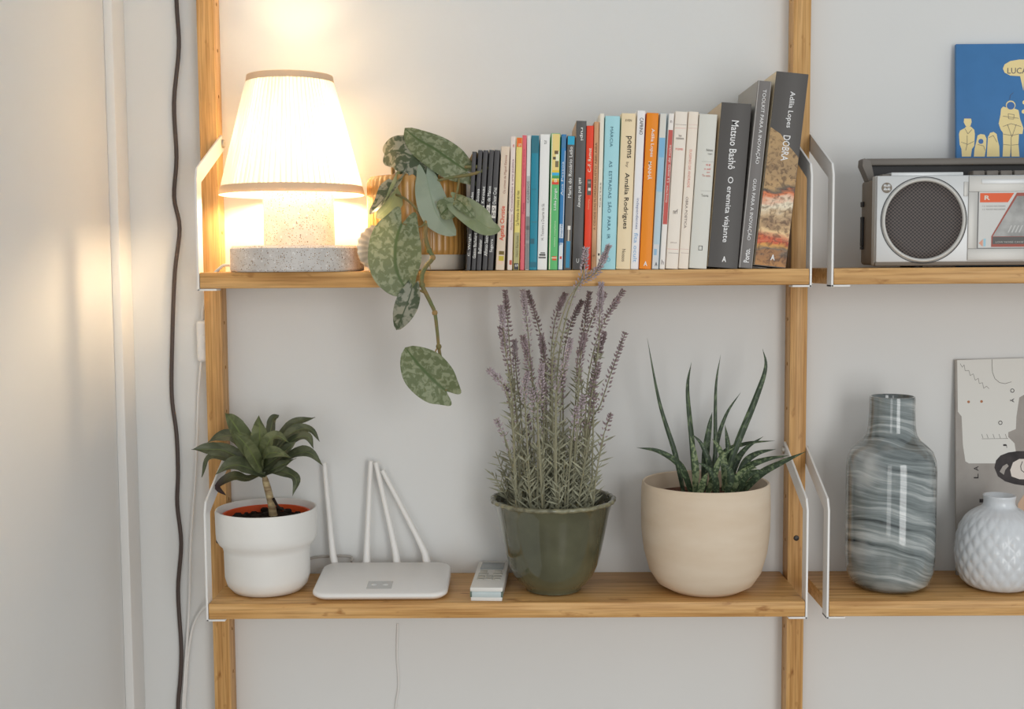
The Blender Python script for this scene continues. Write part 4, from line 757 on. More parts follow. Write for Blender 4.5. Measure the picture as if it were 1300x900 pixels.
def stalk(base, pts, spike_frac, pale, rnd, leafy=0.46):
    """pts: upper points ending at the tip; spike_frac: share of the length carrying buds"""
    P = spline([base] + pts, 40); st = mk('stalk', tube([base] + pts, [0.0013, 0.0011, 0.0008, 0.0006], 5, 24), M_lstem, lv)
    LV = []; BV = []
    def at(t):
        k = min(38, max(0, int(t * 39))); f = t * 39 - k; return P[k].lerp(P[k + 1], f), (P[k + 1] - P[k]).normalized()
    t = 0.03
    Lt = sum((P[i + 1] - P[i]).length for i in range(39))
    top = min(leafy, 1 - spike_frac) if spike_frac else 0.97
    while t < top:
        p, d = at(t); a0 = rnd.uniform(0, 6.28); o = d.orthogonal().normalized(); nn = 2 if t < 0.75 * top else 2
        fade = 1.0 - 0.75 * (t / max(0.2, top)) if spike_frac else 1 - 0.4 * t
        for k in range(nn):
            a = a0 + k * math.pi * 2 / nn; od = (Matrix.Rotation(a, 3, d) @ o)
            LV.append(blade(p, d * rnd.uniform(0.45, 0.95) + od * 0.75, rnd.uniform(0.016, 0.034) * fade, rnd.uniform(0.0008, 0.0015), rnd.uniform(-0.012, 0.002)))
        t += 0.0085 / Lt * rnd.uniform(0.8, 1.3)
    if spike_frac:
        t = 1 - spike_frac; k = 0
        while t < 1.0:
            p, d = at(min(t, 0.995)); u = (t - (1 - spike_frac)) / spike_frac; o = d.orthogonal().normalized(); a0 = rnd.uniform(0, 6.28)
            nb = 3 + int(u * 4); sz = 0.0064 * (0.80 + 0.35 * u) * (1 if u < 0.85 else 1.2 - u * 0.45)
            for j in range(nb):
                a = a0 + j * 6.283 / nb; od = Matrix.Rotation(a, 3, d) @ o
                off = 0.0006 if u > 0.6 else 0.0022
                BV.append(bud(p + od * off, d * 0.75 + od * rnd.uniform(0.6, 1.1), sz * rnd.uniform(0.7, 1.2), sz * 0.26))
            t += (0.0135 - 0.0085 * min(1, u * 1.15)) / Lt
    if LV: mk('foliage', LV, M_lleaf, st, 0)
    if BV: mk('flower_spike', BV, M_budp if pale else M_bud, st, 0)
rnd = random.Random(11)
def base_at(x):
    bx_ = gc[0] + max(-0.058, min(0.058, (x - gc[0]) * 0.85)); return bx_
for (pts, fr, pale) in [
  ([(0.0141, -0.1, 1.2674),(0.0086, -0.1, 1.3136),(0.0047, -0.1, 1.3711),(0.0008, -0.1, 1.422)], .36, 0),
  ([(0.0099, -0.12, 1.2698),(0.0046, -0.1233, 1.3158),(-0.0007, -0.1267, 1.3613),(-0.0046, -0.13, 1.4015)], .32, 1),
  ([(0.0154, -0.09, 1.2545),(0.007, -0.09, 1.3011),(0.0001, -0.09, 1.3417),(-0.006, -0.09, 1.3712)], .40, 0),
  ([(0.0098, -0.13, 1.2425),(0.0031, -0.1367, 1.2831),(-0.0065, -0.1433, 1.3036),(-0.0202, -0.15, 1.3183)], .34, 1),
  ([(0.0384, -0.11, 1.2684),(0.0344, -0.1133, 1.3261),(0.0304, -0.1167, 1.3775),(0.0245, -0.12, 1.4229)], .36, 1),
  ([(0.0564, -0.07, 1.2635),(0.0553, -0.0667, 1.3221),(0.0454, -0.0633, 1.3747),(0.031, -0.06, 1.4209)], .38, 0),
  ([(0.0438, -0.13, 1.2594),(0.0383, -0.1333, 1.2939),(0.0314, -0.1367, 1.3281),(0.0246, -0.14, 1.3626)], .40, 0),
  ([(0.0636, -0.13, 1.2707),(0.0649, -0.1438, 1.3396),(0.0827, -0.1575, 1.4069),(0.1013, -0.1712, 1.4399),(0.1061, -0.185, 1.4777)], .20, 1),
  ([(0.0693, -0.13, 1.2877),(0.0775, -0.145, 1.3676),(0.0964, -0.16, 1.4289),(0.1202, -0.175, 1.448),(0.1353, -0.19, 1.4815)], .34, 1),
  ([(0.097, -0.08, 1.2645),(0.0998, -0.0833, 1.3232),(0.1084, -0.0867, 1.3697),(0.1158, -0.09, 1.4182)], .34, 0),
  ([(0.1047, -0.1, 1.2668),(0.1017, -0.1033, 1.3248),(0.1159, -0.1067, 1.3765),(0.1362, -0.11, 1.4186)], .36, 0),
  ([(0.1098, -0.11, 1.268),(0.1169, -0.1133, 1.3256),(0.1323, -0.1167, 1.3769),(0.1592, -0.12, 1.4215)], .38, 0),
  ([(0.1161, -0.1, 1.232),(0.1301, -0.1067, 1.2675),(0.1439, -0.1133, 1.3112),(0.1626, -0.12, 1.3661)], .46, 0),
  ([(0.0675, -0.14, 1.2662),(0.0717, -0.1433, 1.2947),(0.0801, -0.1467, 1.3258),(0.0873, -0.15, 1.3581)], .42, 1),
  ([(0.0623, -0.07, 1.2694),(0.0641, -0.0667, 1.3338),(0.0703, -0.0633, 1.3833),(0.0836, -0.06, 1.4159)], .34, 0),
  ([(0.0802, -0.06, 1.2622),(0.0805, -0.0567, 1.3211),(0.0896, -0.0533, 1.368),(0.1081, -0.05, 1.4066)], .34, 0),
  ([(0.1179, -0.07, 1.2573),(0.1224, -0.07, 1.2985),(0.1297, -0.07, 1.3336),(0.1379, -0.07, 1.3628)], .40, 0),
  ([(0.0979, -0.12, 1.2636),(0.0993, -0.1233, 1.3095),(0.102, -0.1267, 1.3381),(0.1075, -0.13, 1.3651)], .40, 0),
  ([(0.0559, -0.09, 1.2543),(0.0546, -0.0933, 1.2896),(0.0532, -0.0967, 1.3246),(0.0499, -0.1, 1.3594)], .40, 0),
  ([(0.0212, -0.08, 1.2532),(0.017, -0.08, 1.2884),(0.0143, -0.08, 1.3205),(0.0131, -0.08, 1.354)], .40, 1),
  ([(0.0436, -0.14, 1.255),(0.0465, -0.1433, 1.278),(0.0479, -0.1467, 1.3008),(0.0494, -0.15, 1.3263)], .40, 1),
  ([(0.1213, -0.11, 1.2967),(0.1259, -0.1283, 1.3494),(0.1261, -0.1467, 1.3924),(0.1268, -0.165, 1.4315)], .38, 1),
  ([(0.0282, -0.13, 1.2424),(0.0269, -0.1333, 1.2713),(0.0256, -0.1367, 1.2886),(0.0305, -0.14, 1.3143)], .34, 1)]:
    xb = base_at(pts[0][0]); fr = min(0.62, fr * 1.45); stalk((xb + rnd.uniform(-0.008, 0.008), max(-0.14, min(-0.045, pts[0][1])), ZL + 0.100), pts, fr, pale, rnd)
for k in range(16):
    a = rnd.uniform(-1, 1); x = gc[0] + a * 0.052; y = rnd.uniform(-0.135, -0.05); h_ = rnd.uniform(0.16, 0.27) - 0.05 * abs(a)
    sx = a * 0.025 + rnd.uniform(-0.012, 0.012)
    stalk((x, y, ZL + 0.100), [(x + sx * 0.25, y, ZL + 0.1 + h_ * 0.4), (x + sx * 0.6, y - 0.004, ZL + 0.1 + h_ * 0.75), (x + sx * 1.1, y - 0.006, ZL + 0.1 + h_)], rnd.uniform(0.35, 0.5), k % 3 == 0, rnd, 0.45)
# leafy shoots without flowers, lower down
for k in range(54):
    a = rnd.uniform(0, 6.28); r = 0.058 * math.sqrt(rnd.random()); bx_, by_ = gc[0] + r * math.cos(a), gc[1] + r * 0.85 * math.sin(a); hgt = rnd.uniform(0.05, 0.15) * (1.15 - 0.4 * r / 0.058)
    out = Vector((math.cos(a), math.sin(a) * 0.6, 0)) * (r / 0.058) * rnd.uniform(0.008, 0.030)
    stalk((bx_, by_, ZL + 0.100), [tuple(Vector((bx_, by_, ZL + 0.100 + hgt * 0.5)) + out * 0.5), tuple(Vector((bx_, by_, ZL + 0.100 + hgt)) + out * 1.2)], 0, 0, rnd)

# ------------------------------------------------------------------ snake plant in a beige pot
M_beige = mat('sandy_beige_pot', (0.70, 0.565, 0.42), 0.6, 0.25, c2=(0.76, 0.64, 0.50), vscale=14, vs3=(0.6, 0.6, 2.2))
M_snake = leaf_mat('banded_snake_leaf', (0.038, 0.062, 0.032), (0.135, 0.185, 0.095), 40, 0.56, (0, 0, 0), 0, rough=0.4, bands=22, trans=0.06, spec=0.45, edge=(0.05, 0.07, 0.035))
M_snakel = leaf_mat('pale_banded_snake_leaf', (0.07, 0.11, 0.05), (0.27, 0.33, 0.17), 40, 0.5, (0, 0, 0), 0, rough=0.4, bands=18, trans=0.06, spec=0.45)
bc = (0.2755, -0.0925, ZL)
sn = thing('potted_snake_plant', 'spiky snake plant in a sandy beige rounded pot', 'potted plant', bc)
mk('pot', lathe([(0.001, 0.0004), (0.036, 0.0004), (0.050, 0.002), (0.066, 0.011), (0.0770, 0.028), (0.0845, 0.055), (0.0880, 0.085), (0.0886, 0.115), (0.0880, 0.142), (0.0872, 0.1500), (0.0858, 0.1515), (0.0838, 0.1505), (0.0828, 0.140), (0.082, 0.11), (0.001, 0.10)], bc, 80, cap0=False, cap1=False), M_beige, sn, 50, label='sandy beige rounded pot')
M_clay = mat('reddish_gravel', (0.20, 0.10, 0.07), 0.9, 0.1, var=0.6, vscale=180, bump=0.7, bscale=300)
mk('soil', soil_mound((bc[0], bc[1], ZL + 0.128), 0.0822, 0.005, seed=9), M_clay, sn, 0)
for (pts, wd, m_, tw) in [
  ([(0.2466, -0.085, 1.1374),(0.2345, -0.0817, 1.1937),(0.2128, -0.0783, 1.266),(0.1964, -0.075, 1.3556)], 0.0040, 0, 0.3),
  ([(0.2611, -0.095, 1.1393),(0.2563, -0.0967, 1.2067),(0.2493, -0.0983, 1.2841),(0.2542, -0.1, 1.3233)], 0.0040, 0, -0.3),
  ([(0.2902, -0.075, 1.1352),(0.292, -0.07, 1.1915),(0.293, -0.065, 1.2829),(0.3008, -0.06, 1.3305)], 0.0034, 0, 0.4),
  ([(0.2997, -0.09, 1.1435),(0.3167, -0.0887, 1.2024),(0.3442, -0.0875, 1.2717),(0.3578, -0.0862, 1.3141),(0.3541, -0.085, 1.3401)], 0.0052, 0, 0.2),
  ([(0.2869, -0.07, 1.1479),(0.2957, -0.0633, 1.2067),(0.31, -0.0567, 1.2466),(0.3313, -0.05, 1.2762)], 0.0034, 0, 0.2),
  ([(0.2746, -0.08, 1.139),(0.2772, -0.0783, 1.1929),(0.2826, -0.0767, 1.2304),(0.287, -0.075, 1.2512)], 0.0056, 0, 0.0),
  ([(0.2556, -0.1, 1.1404),(0.2382, -0.11, 1.181),(0.2081, -0.12, 1.2032),(0.1766, -0.13, 1.2108)], 0.0052, 0, 0.3),
  ([(0.3209, -0.105, 1.141),(0.3449, -0.115, 1.1707),(0.3739, -0.125, 1.1894),(0.4035, -0.135, 1.2051)], 0.0056, 0, 0.2),
  ([(0.3067, -0.11, 1.1474),(0.3253, -0.1217, 1.1799),(0.3488, -0.1333, 1.1941),(0.3786, -0.145, 1.2016)], 0.0054, 0, 0.2),
  ([(0.3165, -0.085, 1.1425),(0.3311, -0.0767, 1.1788),(0.3514, -0.0683, 1.1922),(0.3793, -0.06, 1.1965)], 0.0054, 0, 0.2),
  ([(0.3094, -0.08, 1.1443),(0.3203, -0.07, 1.1777),(0.3368, -0.06, 1.1978),(0.3636, -0.05, 1.2131)], 0.0052, 0, 0.2),
  ([(0.2887, -0.075, 1.1488),(0.3044, -0.06, 1.1898),(0.3396, -0.045, 1.2023),(0.3843, -0.03, 1.2039)], 0.0040, 0, 0.2),
  ([(0.3071, -0.085, 1.1506),(0.3082, -0.085, 1.1911),(0.3059, -0.085, 1.2153),(0.3031, -0.085, 1.2347)], 0.0046, 0, 0.0),
  ([(0.2589, -0.105, 1.1413),(0.2595, -0.105, 1.176),(0.2567, -0.105, 1.2027),(0.2524, -0.105, 1.2226)], 0.0052, 1, 0.0),
  ([(0.2855, -0.095, 1.1446),(0.2803, -0.0933, 1.1819),(0.2697, -0.0917, 1.2085),(0.2572, -0.09, 1.2231)], 0.0046, 0, 0.1),
  ([(0.2997, -0.105, 1.1465),(0.2978, -0.1067, 1.1841),(0.2908, -0.1083, 1.2057),(0.2813, -0.11, 1.2192)], 0.0054, 1, 0.1),
  ([(0.2619, -0.125, 1.1426),(0.2652, -0.1267, 1.1588),(0.269, -0.1283, 1.1696),(0.2729, -0.13, 1.1764)], 0.0048, 1, 0.0),
  ([(0.2867, -0.12, 1.1415),(0.2834, -0.1233, 1.1659),(0.2723, -0.1267, 1.1824),(0.2583, -0.13, 1.1899)], 0.0048, 0, 0.1),
  ([(0.2998, -0.12, 1.1441),(0.3045, -0.1217, 1.1682),(0.3002, -0.1233, 1.1817),(0.2908, -0.125, 1.1873)], 0.0058, 0, 0.1),
  ([(0.3154, -0.12, 1.144),(0.3244, -0.1267, 1.169),(0.3386, -0.1333, 1.178),(0.3532, -0.14, 1.177)], 0.0046, 0, 0.1),
  ([(0.3059, -0.115, 1.1431),(0.3153, -0.12, 1.1678),(0.3298, -0.125, 1.1805),(0.3392, -0.13, 1.1821)], 0.0060, 1, 0.1),
  ([(0.2752, -0.11, 1.1422),(0.2827, -0.1117, 1.1665),(0.2927, -0.1133, 1.1932),(0.3119, -0.115, 1.2092)], 0.0050, 1, 0.1)]:
    mkleaf('leaf', leaf(pts, wd * 1.18, (0.1, -1, 0.25), 'spear', 0.45, 22, 2, 0.0, twist=tw), M_snakel if m_ else M_snake, sn)

# ------------------------------------------------------------------ marbled glass vase
def marble_mat():
    m = bpy.data.materials.new('grey_swirled_glass'); m.use_nodes = True; nt = m.node_tree; b = nt.nodes['Principled BSDF']
    tc = nt.nodes.new('ShaderNodeTexCoord')
    mp0 = nt.nodes.new('ShaderNodeMapping'); mp0.inputs['Scale'].default_value = (1, 1, 1.6); mp0.inputs['Rotation'].default_value = (0.15, -0.36, 0); nt.links.new(tc.outputs['Object'], mp0.inputs[0])
    wn = nt.nodes.new('ShaderNodeTexNoise'); wn.inputs['Scale'].default_value = 9; wn.inputs['Detail'].default_value = 1.5; nt.links.new(mp0.outputs[0], wn.inputs['Vector'])
    sc = nt.nodes.new('ShaderNodeVectorMath'); sc.operation = 'MULTIPLY_ADD'; sc.inputs[1].default_value = (0.02, 0.02, 0.06); nt.links.new(wn.outputs['Color'], sc.inputs[0]); nt.links.new(mp0.outputs[0], sc.inputs[2])
    mp = nt.nodes.new('ShaderNodeMapping'); mp.inputs['Scale'].default_value = (5, 5, 72); nt.links.new(sc.outputs[0], mp.inputs[0])
    n = nt.nodes.new('ShaderNodeTexNoise'); n.inputs['Scale'].default_value = 1; n.inputs['Detail'].default_value = 7; n.inputs['Roughness'].default_value = 0.62; nt.links.new(mp.outputs[0], n.inputs['Vector'])
    r = nt.nodes.new('ShaderNodeValToRGB'); e = r.color_ramp.elements; e[0].position = 0.33; e[0].color = (0.03, 0.037, 0.04, 1); e[1].position = 0.74; e[1].color = (0.62, 0.65, 0.65, 1)
    for p_, c in ((0.42, (0.15, 0.178, 0.18, 1)), (0.52, (0.235, 0.27, 0.272, 1)), (0.60, (0.40, 0.435, 0.435, 1))): k = e.new(p_); k.color = c
    nt.links.new(n.outputs[0], r.inputs[0])
    # broad cloudy zones under the streaks
    n2 = nt.nodes.new('ShaderNodeTexNoise'); n2.inputs['Scale'].default_value = 11; n2.inputs['Detail'].default_value = 2; nt.links.new(sc.outputs[0], n2.inputs['Vector'])
    r2 = nt.nodes.new('ShaderNodeValToRGB'); r2.color_ramp.elements[0].position = 0.52; r2.color_ramp.elements[0].color = (0, 0, 0, 1); r2.color_ramp.elements[1].position = 0.66; r2.color_ramp.elements[1].color = (0.55, 0.55, 0.55, 1); nt.links.new(n2.outputs[0], r2.inputs[0])
    x = nt.nodes.new('ShaderNodeMix'); x.data_type = 'RGBA'; nt.links.new(r2.outputs[0], x.inputs[0]); nt.links.new(r.outputs[0], x.inputs[6]); x.inputs[7].default_value = (0.62, 0.635, 0.63, 1)
    nt.links.new(x.outputs[2], b.inputs['Base Color'])
    b.inputs['Roughness'].default_value = 0.08; b.inputs['Specular IOR Level'].default_value = 0.5; b.inputs['Coat Weight'].default_value = 0.6; b.inputs['Coat Roughness'].default_value = 0.03
    return m
vc = (0.5335, -0.085, ZL)
tag(mk('glass_vase', lathe([(0.001, 0.0004), (0.034, 0.0004), (0.044, 0.002), (0.0535, 0.010), (0.0585, 0.024), (0.0602, 0.045), (0.0606, 0.090), (0.0604, 0.165), (0.0590, 0.180), (0.0545, 0.192), (0.0460, 0.2005), (0.0380, 0.2070), (0.0335, 0.2140), (0.0317, 0.2240), (0.0305, 0.2450), (0.0306, 0.2630), (0.0300, 0.2668), (0.0282, 0.2672), (0.0272, 0.2640), (0.0272, 0.22), (0.034, 0.20), (0.001, 0.19)], vc, 80, cap0=False, cap1=False), marble_mat(), None, 60), 'tall grey swirled glass bottle vase standing in front of the bare wall', 'vase')
# ------------------------------------------------------------------ small quilted white vase
M_quilt = mat('pale_quilted_glass', (0.68, 0.71, 0.74), 0.28, 0.5, coat=0.25)
qc = (0.6810, -0.0925, ZL)
def quilt(a, j, z):
    f = max(0, min(1, z / 0.012)) * max(0, min(1, (0.122 - z) / 0.02))
    return 1 + 0.028 * f * (abs(math.cos(10 * a + z * 130)) * abs(math.cos(10 * a - z * 130)) - 0.4)
qp = [(0.001, 0.0004), (0.026, 0.0004)]
ctrl = [(0.026, 0.0004), (0.041, 0.0045), (0.0515, 0.018), (0.0565, 0.040), (0.0562, 0.062), (0.0520, 0.083), (0.0425, 0.100), (0.0305, 0.1095), (0.0225, 0.1145), (0.0205, 0.121), (0.0218, 0.129)]
sp = spline([(a, b, 0) for a, b in ctrl], 90)
qp += [(p.x, p.y) for p in sp[1:]] + [(0.0210, 0.1302), (0.0195, 0.1298), (0.0185, 0.120), (0.001, 0.10)]
tag(mk('quilted_vase', lathe(qp, qc, 312, rmod=quilt, cap0=False, cap1=False), M_quilt, None, 75), 'small round white vase with a diamond quilted surface', 'vase')

# ------------------------------------------------------------------ record sleeve leaning on the wall
def leaner(name, label, cat, x0, zb, w_, h, Y0, Y1, th, m_):
    ang = math.atan2(Y1 - Y0, h); t = thing(name, label, cat, (x0, Y0, zb + 0.0004), rot=(-ang, 0, 0))
    mk('card', box(0, w_, 0, th, 0, h / math.cos(ang), 0.0006), m_, t, 30, local=True)
    return t
def flat(parent, name, poly, m_, lvl=1):
    """one printed shape lying on the card"""
    return mk(name, ([(u, -0.00012 * lvl, v) for u, v in poly], [tuple(range(len(poly)))]), m_, parent, 0, local=True)
def stroke(parent, name, pts, w_, m_, lvl=1):
    V = []; Fc = []
    for (a, b) in zip(pts, pts[1:]):
        d = Vector((b[0] - a[0], b[1] - a[1])); n = Vector((-d.y, d.x)).normalized() * w_ / 2; k = len(V)
        V += [(a[0] + n.x, -0.00012 * lvl, a[1] + n.y), (a[0] - n.x, -0.00012 * lvl, a[1] - n.y), (b[0] - n.x, -0.00012 * lvl, b[1] - n.y), (b[0] + n.x, -0.00012 * lvl, b[1] + n.y)]; Fc.append((k, k + 1, k + 2, k + 3))
    return mk(name, (V, Fc), m_, parent, 0, local=True)
M_sgrey = mat('print_grey', A(142, 136, 130), 0.5, 0.3, c2=A(160, 155, 150), vscale=14)
M_swhite = mat('print_offwhite', A(204, 203, 198), 0.45, 0.3)
M_sdark = mat('print_black', A(58, 52, 52), 0.5, 0.3, c2=A(34, 30, 31), vscale=50)
M_sline = mat('print_line', A(120, 116, 112), 0.5); M_sbrown = mat('print_brown', A(160, 105, 70), 0.5); M_sskin = mat('print_pale', A(206, 198, 190), 0.5)
lpx = 0.6475
rec = leaner('record_sleeve', 'grey and white square record sleeve leaning behind the quilted vase', 'record', lpx, ZL, 0.312, 0.3100, -0.030, -0.0065, 0.004, M_sgrey)
flat(rec, 'white_shape', [(0.0028, 0.3102),(0.0988, 0.3124),(0.1033, 0.3123),(0.103, 0.2624),(0.0917, 0.2556),(0.0875, 0.2285),(0.0865, 0.2103),(0.0756, 0.2058),(0.0755, 0.199),(0.0845, 0.1898),(0.0863, 0.1785),(0.0799, 0.1695),(0.0742, 0.1609),(0.0188, 0.1612),(0.0138, 0.1642),(0.0103, 0.188),(0.0087, 0.2289),(0.0033, 0.2358)], M_swhite)
stroke(rec, 'dashed_curve', [(0.0528, 0.3108),(0.0528, 0.3013),(0.0534, 0.2922),(0.0568, 0.2831),(0.0635, 0.2774),(0.0714, 0.2758),(0.0805, 0.2784)], 0.0008, M_sline, 2)
stroke(rec, 'zigzag_line', [(0.0071, 0.305),(0.01, 0.2998),(0.0127, 0.3034),(0.0141, 0.2947),(0.0195, 0.2951),(0.0213, 0.2878),(0.0258, 0.2901),(0.0285, 0.281),(0.033, 0.2837),(0.0343, 0.276),(0.0389, 0.2775),(0.0406, 0.2691),(0.0447, 0.2723),(0.0483, 0.2687)], 0.0006, M_sline, 2)
for k, q in enumerate([(0.0188, 0.2499),(0.0374, 0.2503)]): flat(rec, 'dot', disc_poly(q[0], q[1], 0.0020, 12), M_sbrown, 2)
stroke(rec, 'stave_line', [(0.0375, 0.1965),(0.0755, 0.1968)], 0.0006, M_sline, 2)
for q in [(0.0393, 0.2004),(0.0466, 0.2003),(0.0556, 0.2003),(0.0642, 0.2002),(0.0733, 0.2002)]: stroke(rec, 'stave_tick', [(q[0] - 0.002, q[1] + 0.003), (q[0], q[1] - 0.003)], 0.0007, M_sline, 2)
for s, q, hh_ in [('O', [(0.0818, 0.2657)][0], 0.0062), ('Ã', [(0.0813, 0.2516)][0], 0.0058), ('O', [(0.0643, 0.2195)][0], 0.0062), ('J', [(0.0709, 0.1858)][0], 0.0055), ('A', [(0.0291, 0.1538)][0], 0.0068), ('L', [(0.0291, 0.1429)][0], 0.0066)]:
    mk('letter', text3(s, (q[0], -0.0003, q[1]), (0, 0, 1), (-1, 0, 0), hh_, hh_, 0.01), M_sdark, rec, 0, local=True)
for s, q in [('G', [(0.0423, 0.114)][0]), ('I', [(0.0366, 0.1073)][0])]:
    mk('letter', text3(s, (q[0], -0.0003, q[1]), (0, 0, 1), (-1, 0, 0), 0.005, 0.006, 0.01), M_sdark, rec, 0, local=True)
flat(rec, 'dark_hair', [(0.0554, 0.1548),(0.0577, 0.1651),(0.0641, 0.1723),(0.0754, 0.1767),(0.089, 0.1785),(0.1071, 0.1784),(0.1252, 0.1738),(0.1341, 0.1601),(0.1318, 0.1419),(0.1204, 0.1307),(0.1023, 0.1281),(0.0842, 0.1309),(0.0707, 0.135),(0.0605, 0.1423)], M_sdark, 2)
flat(rec, 'pale_face', [(0.078, 0.1513),(0.0821, 0.1622),(0.0912, 0.1672),(0.107, 0.1671),(0.1183, 0.1602),(0.1182, 0.1443),(0.1069, 0.1375),(0.091, 0.1381),(0.0798, 0.1422)], M_sskin, 3)
flat(rec, 'hair_shine', [(0.0628, 0.1491),(0.0674, 0.157),(0.0735, 0.1605),(0.0758, 0.157),(0.0708, 0.1513),(0.0689, 0.1445)], M_sgrey, 3)
stroke(rec, 'face_line', [(0.0957, 0.1637),(0.093, 0.1569),(0.0938, 0.1512),(0.0979, 0.1478)], 0.0010, M_sdark, 4)
flat(rec, 'skin_tone_shape', [(0.0886, 0.1025),(0.0977, 0.116),(0.1316, 0.1158),(0.1312, 0.0341),(0.0927, 0.0343)], mat('print_skin', A(190, 160, 135), 0.5), 2)

# ------------------------------------------------------------------ comic album leaning behind the radio
M_cblue = mat('print_blue', A(64, 116, 168), 0.5, 0.3, var=0.08, vscale=25); M_ccream = mat('print_cream', A(226, 206, 150), 0.5, 0.3); M_cline = mat('print_outline', A(84, 84, 96), 0.5); M_cvis = mat('print_visor', A(60, 104, 160), 0.4)
com = leaner('comic_album', 'blue comic album with cream spacesuit figures leaning behind the radio', 'comic book', 0.6370, ZU, 0.236, 0.3125, -0.034, -0.0115, 0.006, M_cblue)
K = [[(0.0655, 0.2784),(0.068, 0.2842),(0.076, 0.2888),(0.0885, 0.2908),(0.1031, 0.2907),(0.1198, 0.2874),(0.1257, 0.2779),(0.1198, 0.2696),(0.1072, 0.2672),(0.0957, 0.2669),(0.0942, 0.2468),(0.0897, 0.2674),(0.0759, 0.2683),(0.068, 0.2725)], [(0.0035, 0.1868),(0.0049, 0.1914),(0.0119, 0.1951),(0.0133, 0.1971),(0.0202, 0.1971),(0.025, 0.1925),(0.0258, 0.1866),(0.0249, 0.1698),(0.0216, 0.1656),(0.0201, 0.1548),(0.0075, 0.1549),(0.0069, 0.1657),(0.0044, 0.172)], [(0.0102, 0.2034),(0.0109, 0.2087),(0.0157, 0.2113),(0.0205, 0.2088),(0.0213, 0.2034),(0.0196, 0.1979),(0.016, 0.1961),(0.0129, 0.198)], [(0.0253, 0.1656),(0.0279, 0.1761),(0.0296, 0.1845),(0.0338, 0.1865),(0.0396, 0.1855),(0.0421, 0.1802),(0.0416, 0.1676),(0.0395, 0.1546),(0.0242, 0.1548)], [(0.0424, 0.1546),(0.0431, 0.1655),(0.0442, 0.1823),(0.0474, 0.1881),(0.0522, 0.1893),(0.0564, 0.1864),(0.0578, 0.178),(0.06, 0.1695),(0.0604, 0.1545)], [(0.0628, 0.2219),(0.0657, 0.2248),(0.0699, 0.2236),(0.082, 0.2218),(0.0872, 0.2197),(0.0895, 0.207),(0.094, 0.1944),(0.0927, 0.1861),(0.0877, 0.1861),(0.087, 0.1714),(0.0884, 0.1543),(0.0771, 0.1544),(0.0764, 0.1694),(0.075, 0.1544),(0.0646, 0.1545),(0.0655, 0.1716),(0.0651, 0.1884),(0.062, 0.1926),(0.0593, 0.201),(0.0619, 0.2136)]]
flat(com, 'speech_bubble', K[0], M_ccream)
for k in (1, 2, 3, 4, 5): flat(com, 'printed_figure', K[k], M_ccream, 1 if k != 2 else 2)
hc = [(0.0157, 0.2072),(0.0342, 0.1761),(0.0762, 0.2266),(0.0762, 0.226),(0.0956, 0.2305),(0.0945, 0.2175)]
flat(com, 'printed_hair', [(hc[0][0] + 0.0054 * math.cos(a), hc[0][1] + 0.0050 * math.sin(a)) for a in [0.2 + k * 2.7 / 9 for k in range(10)]], M_cvis, 3)
flat(com, 'printed_visor', disc_poly(hc[1][0], hc[1][1], 0.0036, 14), M_cvis, 2)
flat(com, 'printed_helmet', disc_poly(hc[2][0], hc[2][1], 0.0068, 20, 0.0066), M_ccream, 2)
flat(com, 'printed_visor', disc_poly(hc[3][0], hc[3][1], 0.0056, 20, 0.0054), M_cvis, 3)
for q in (hc[4], hc[5]): flat(com, 'printed_star', disc_poly(q[0], q[1], 0.0030, 10), M_ccream, 1)
mk('lettering', text3('LUCA ...', ([(0.0906, 0.277)][0][0], -0.0004, hc[2][1] + 0.0485), (1, 0, 0), (0, 0, 1), 0.0375, 0.0082), M_cline, com, 0, local=True)
for pts in [[(0.0119, 0.194),(0.016, 0.1867),(0.0217, 0.1929)], [(0.0065, 0.1753),(0.0159, 0.1719),(0.0243, 0.1762)], [(0.0149, 0.1846),(0.0149, 0.172),(0.0128, 0.1636)], [(0.0453, 0.1812),(0.0515, 0.1843),(0.0567, 0.1749)], [(0.0652, 0.2114),(0.0872, 0.2081)], [(0.0652, 0.1968),(0.0767, 0.2008),(0.0903, 0.1966)], [(0.0651, 0.1863),(0.0766, 0.1841),(0.0877, 0.1861)], [(0.0715, 0.1998),(0.0777, 0.182),(0.084, 0.1997)], [(0.0768, 0.182),(0.0763, 0.1548)], [(0.0655, 0.1716),(0.0755, 0.1705)], [(0.0772, 0.1705),(0.0876, 0.1714)], [(0.0295, 0.1718),(0.0379, 0.1697),(0.04, 0.1634)], [(0.0747, 0.2344),(0.0758, 0.2406),(0.08, 0.2444)], [(0.0726, 0.2146),(0.0809, 0.2134),(0.0803, 0.2071),(0.0732, 0.2076),(0.0726, 0.2146)]]:
    stroke(com, 'printed_line', pts, 0.0005, M_cline, 4)

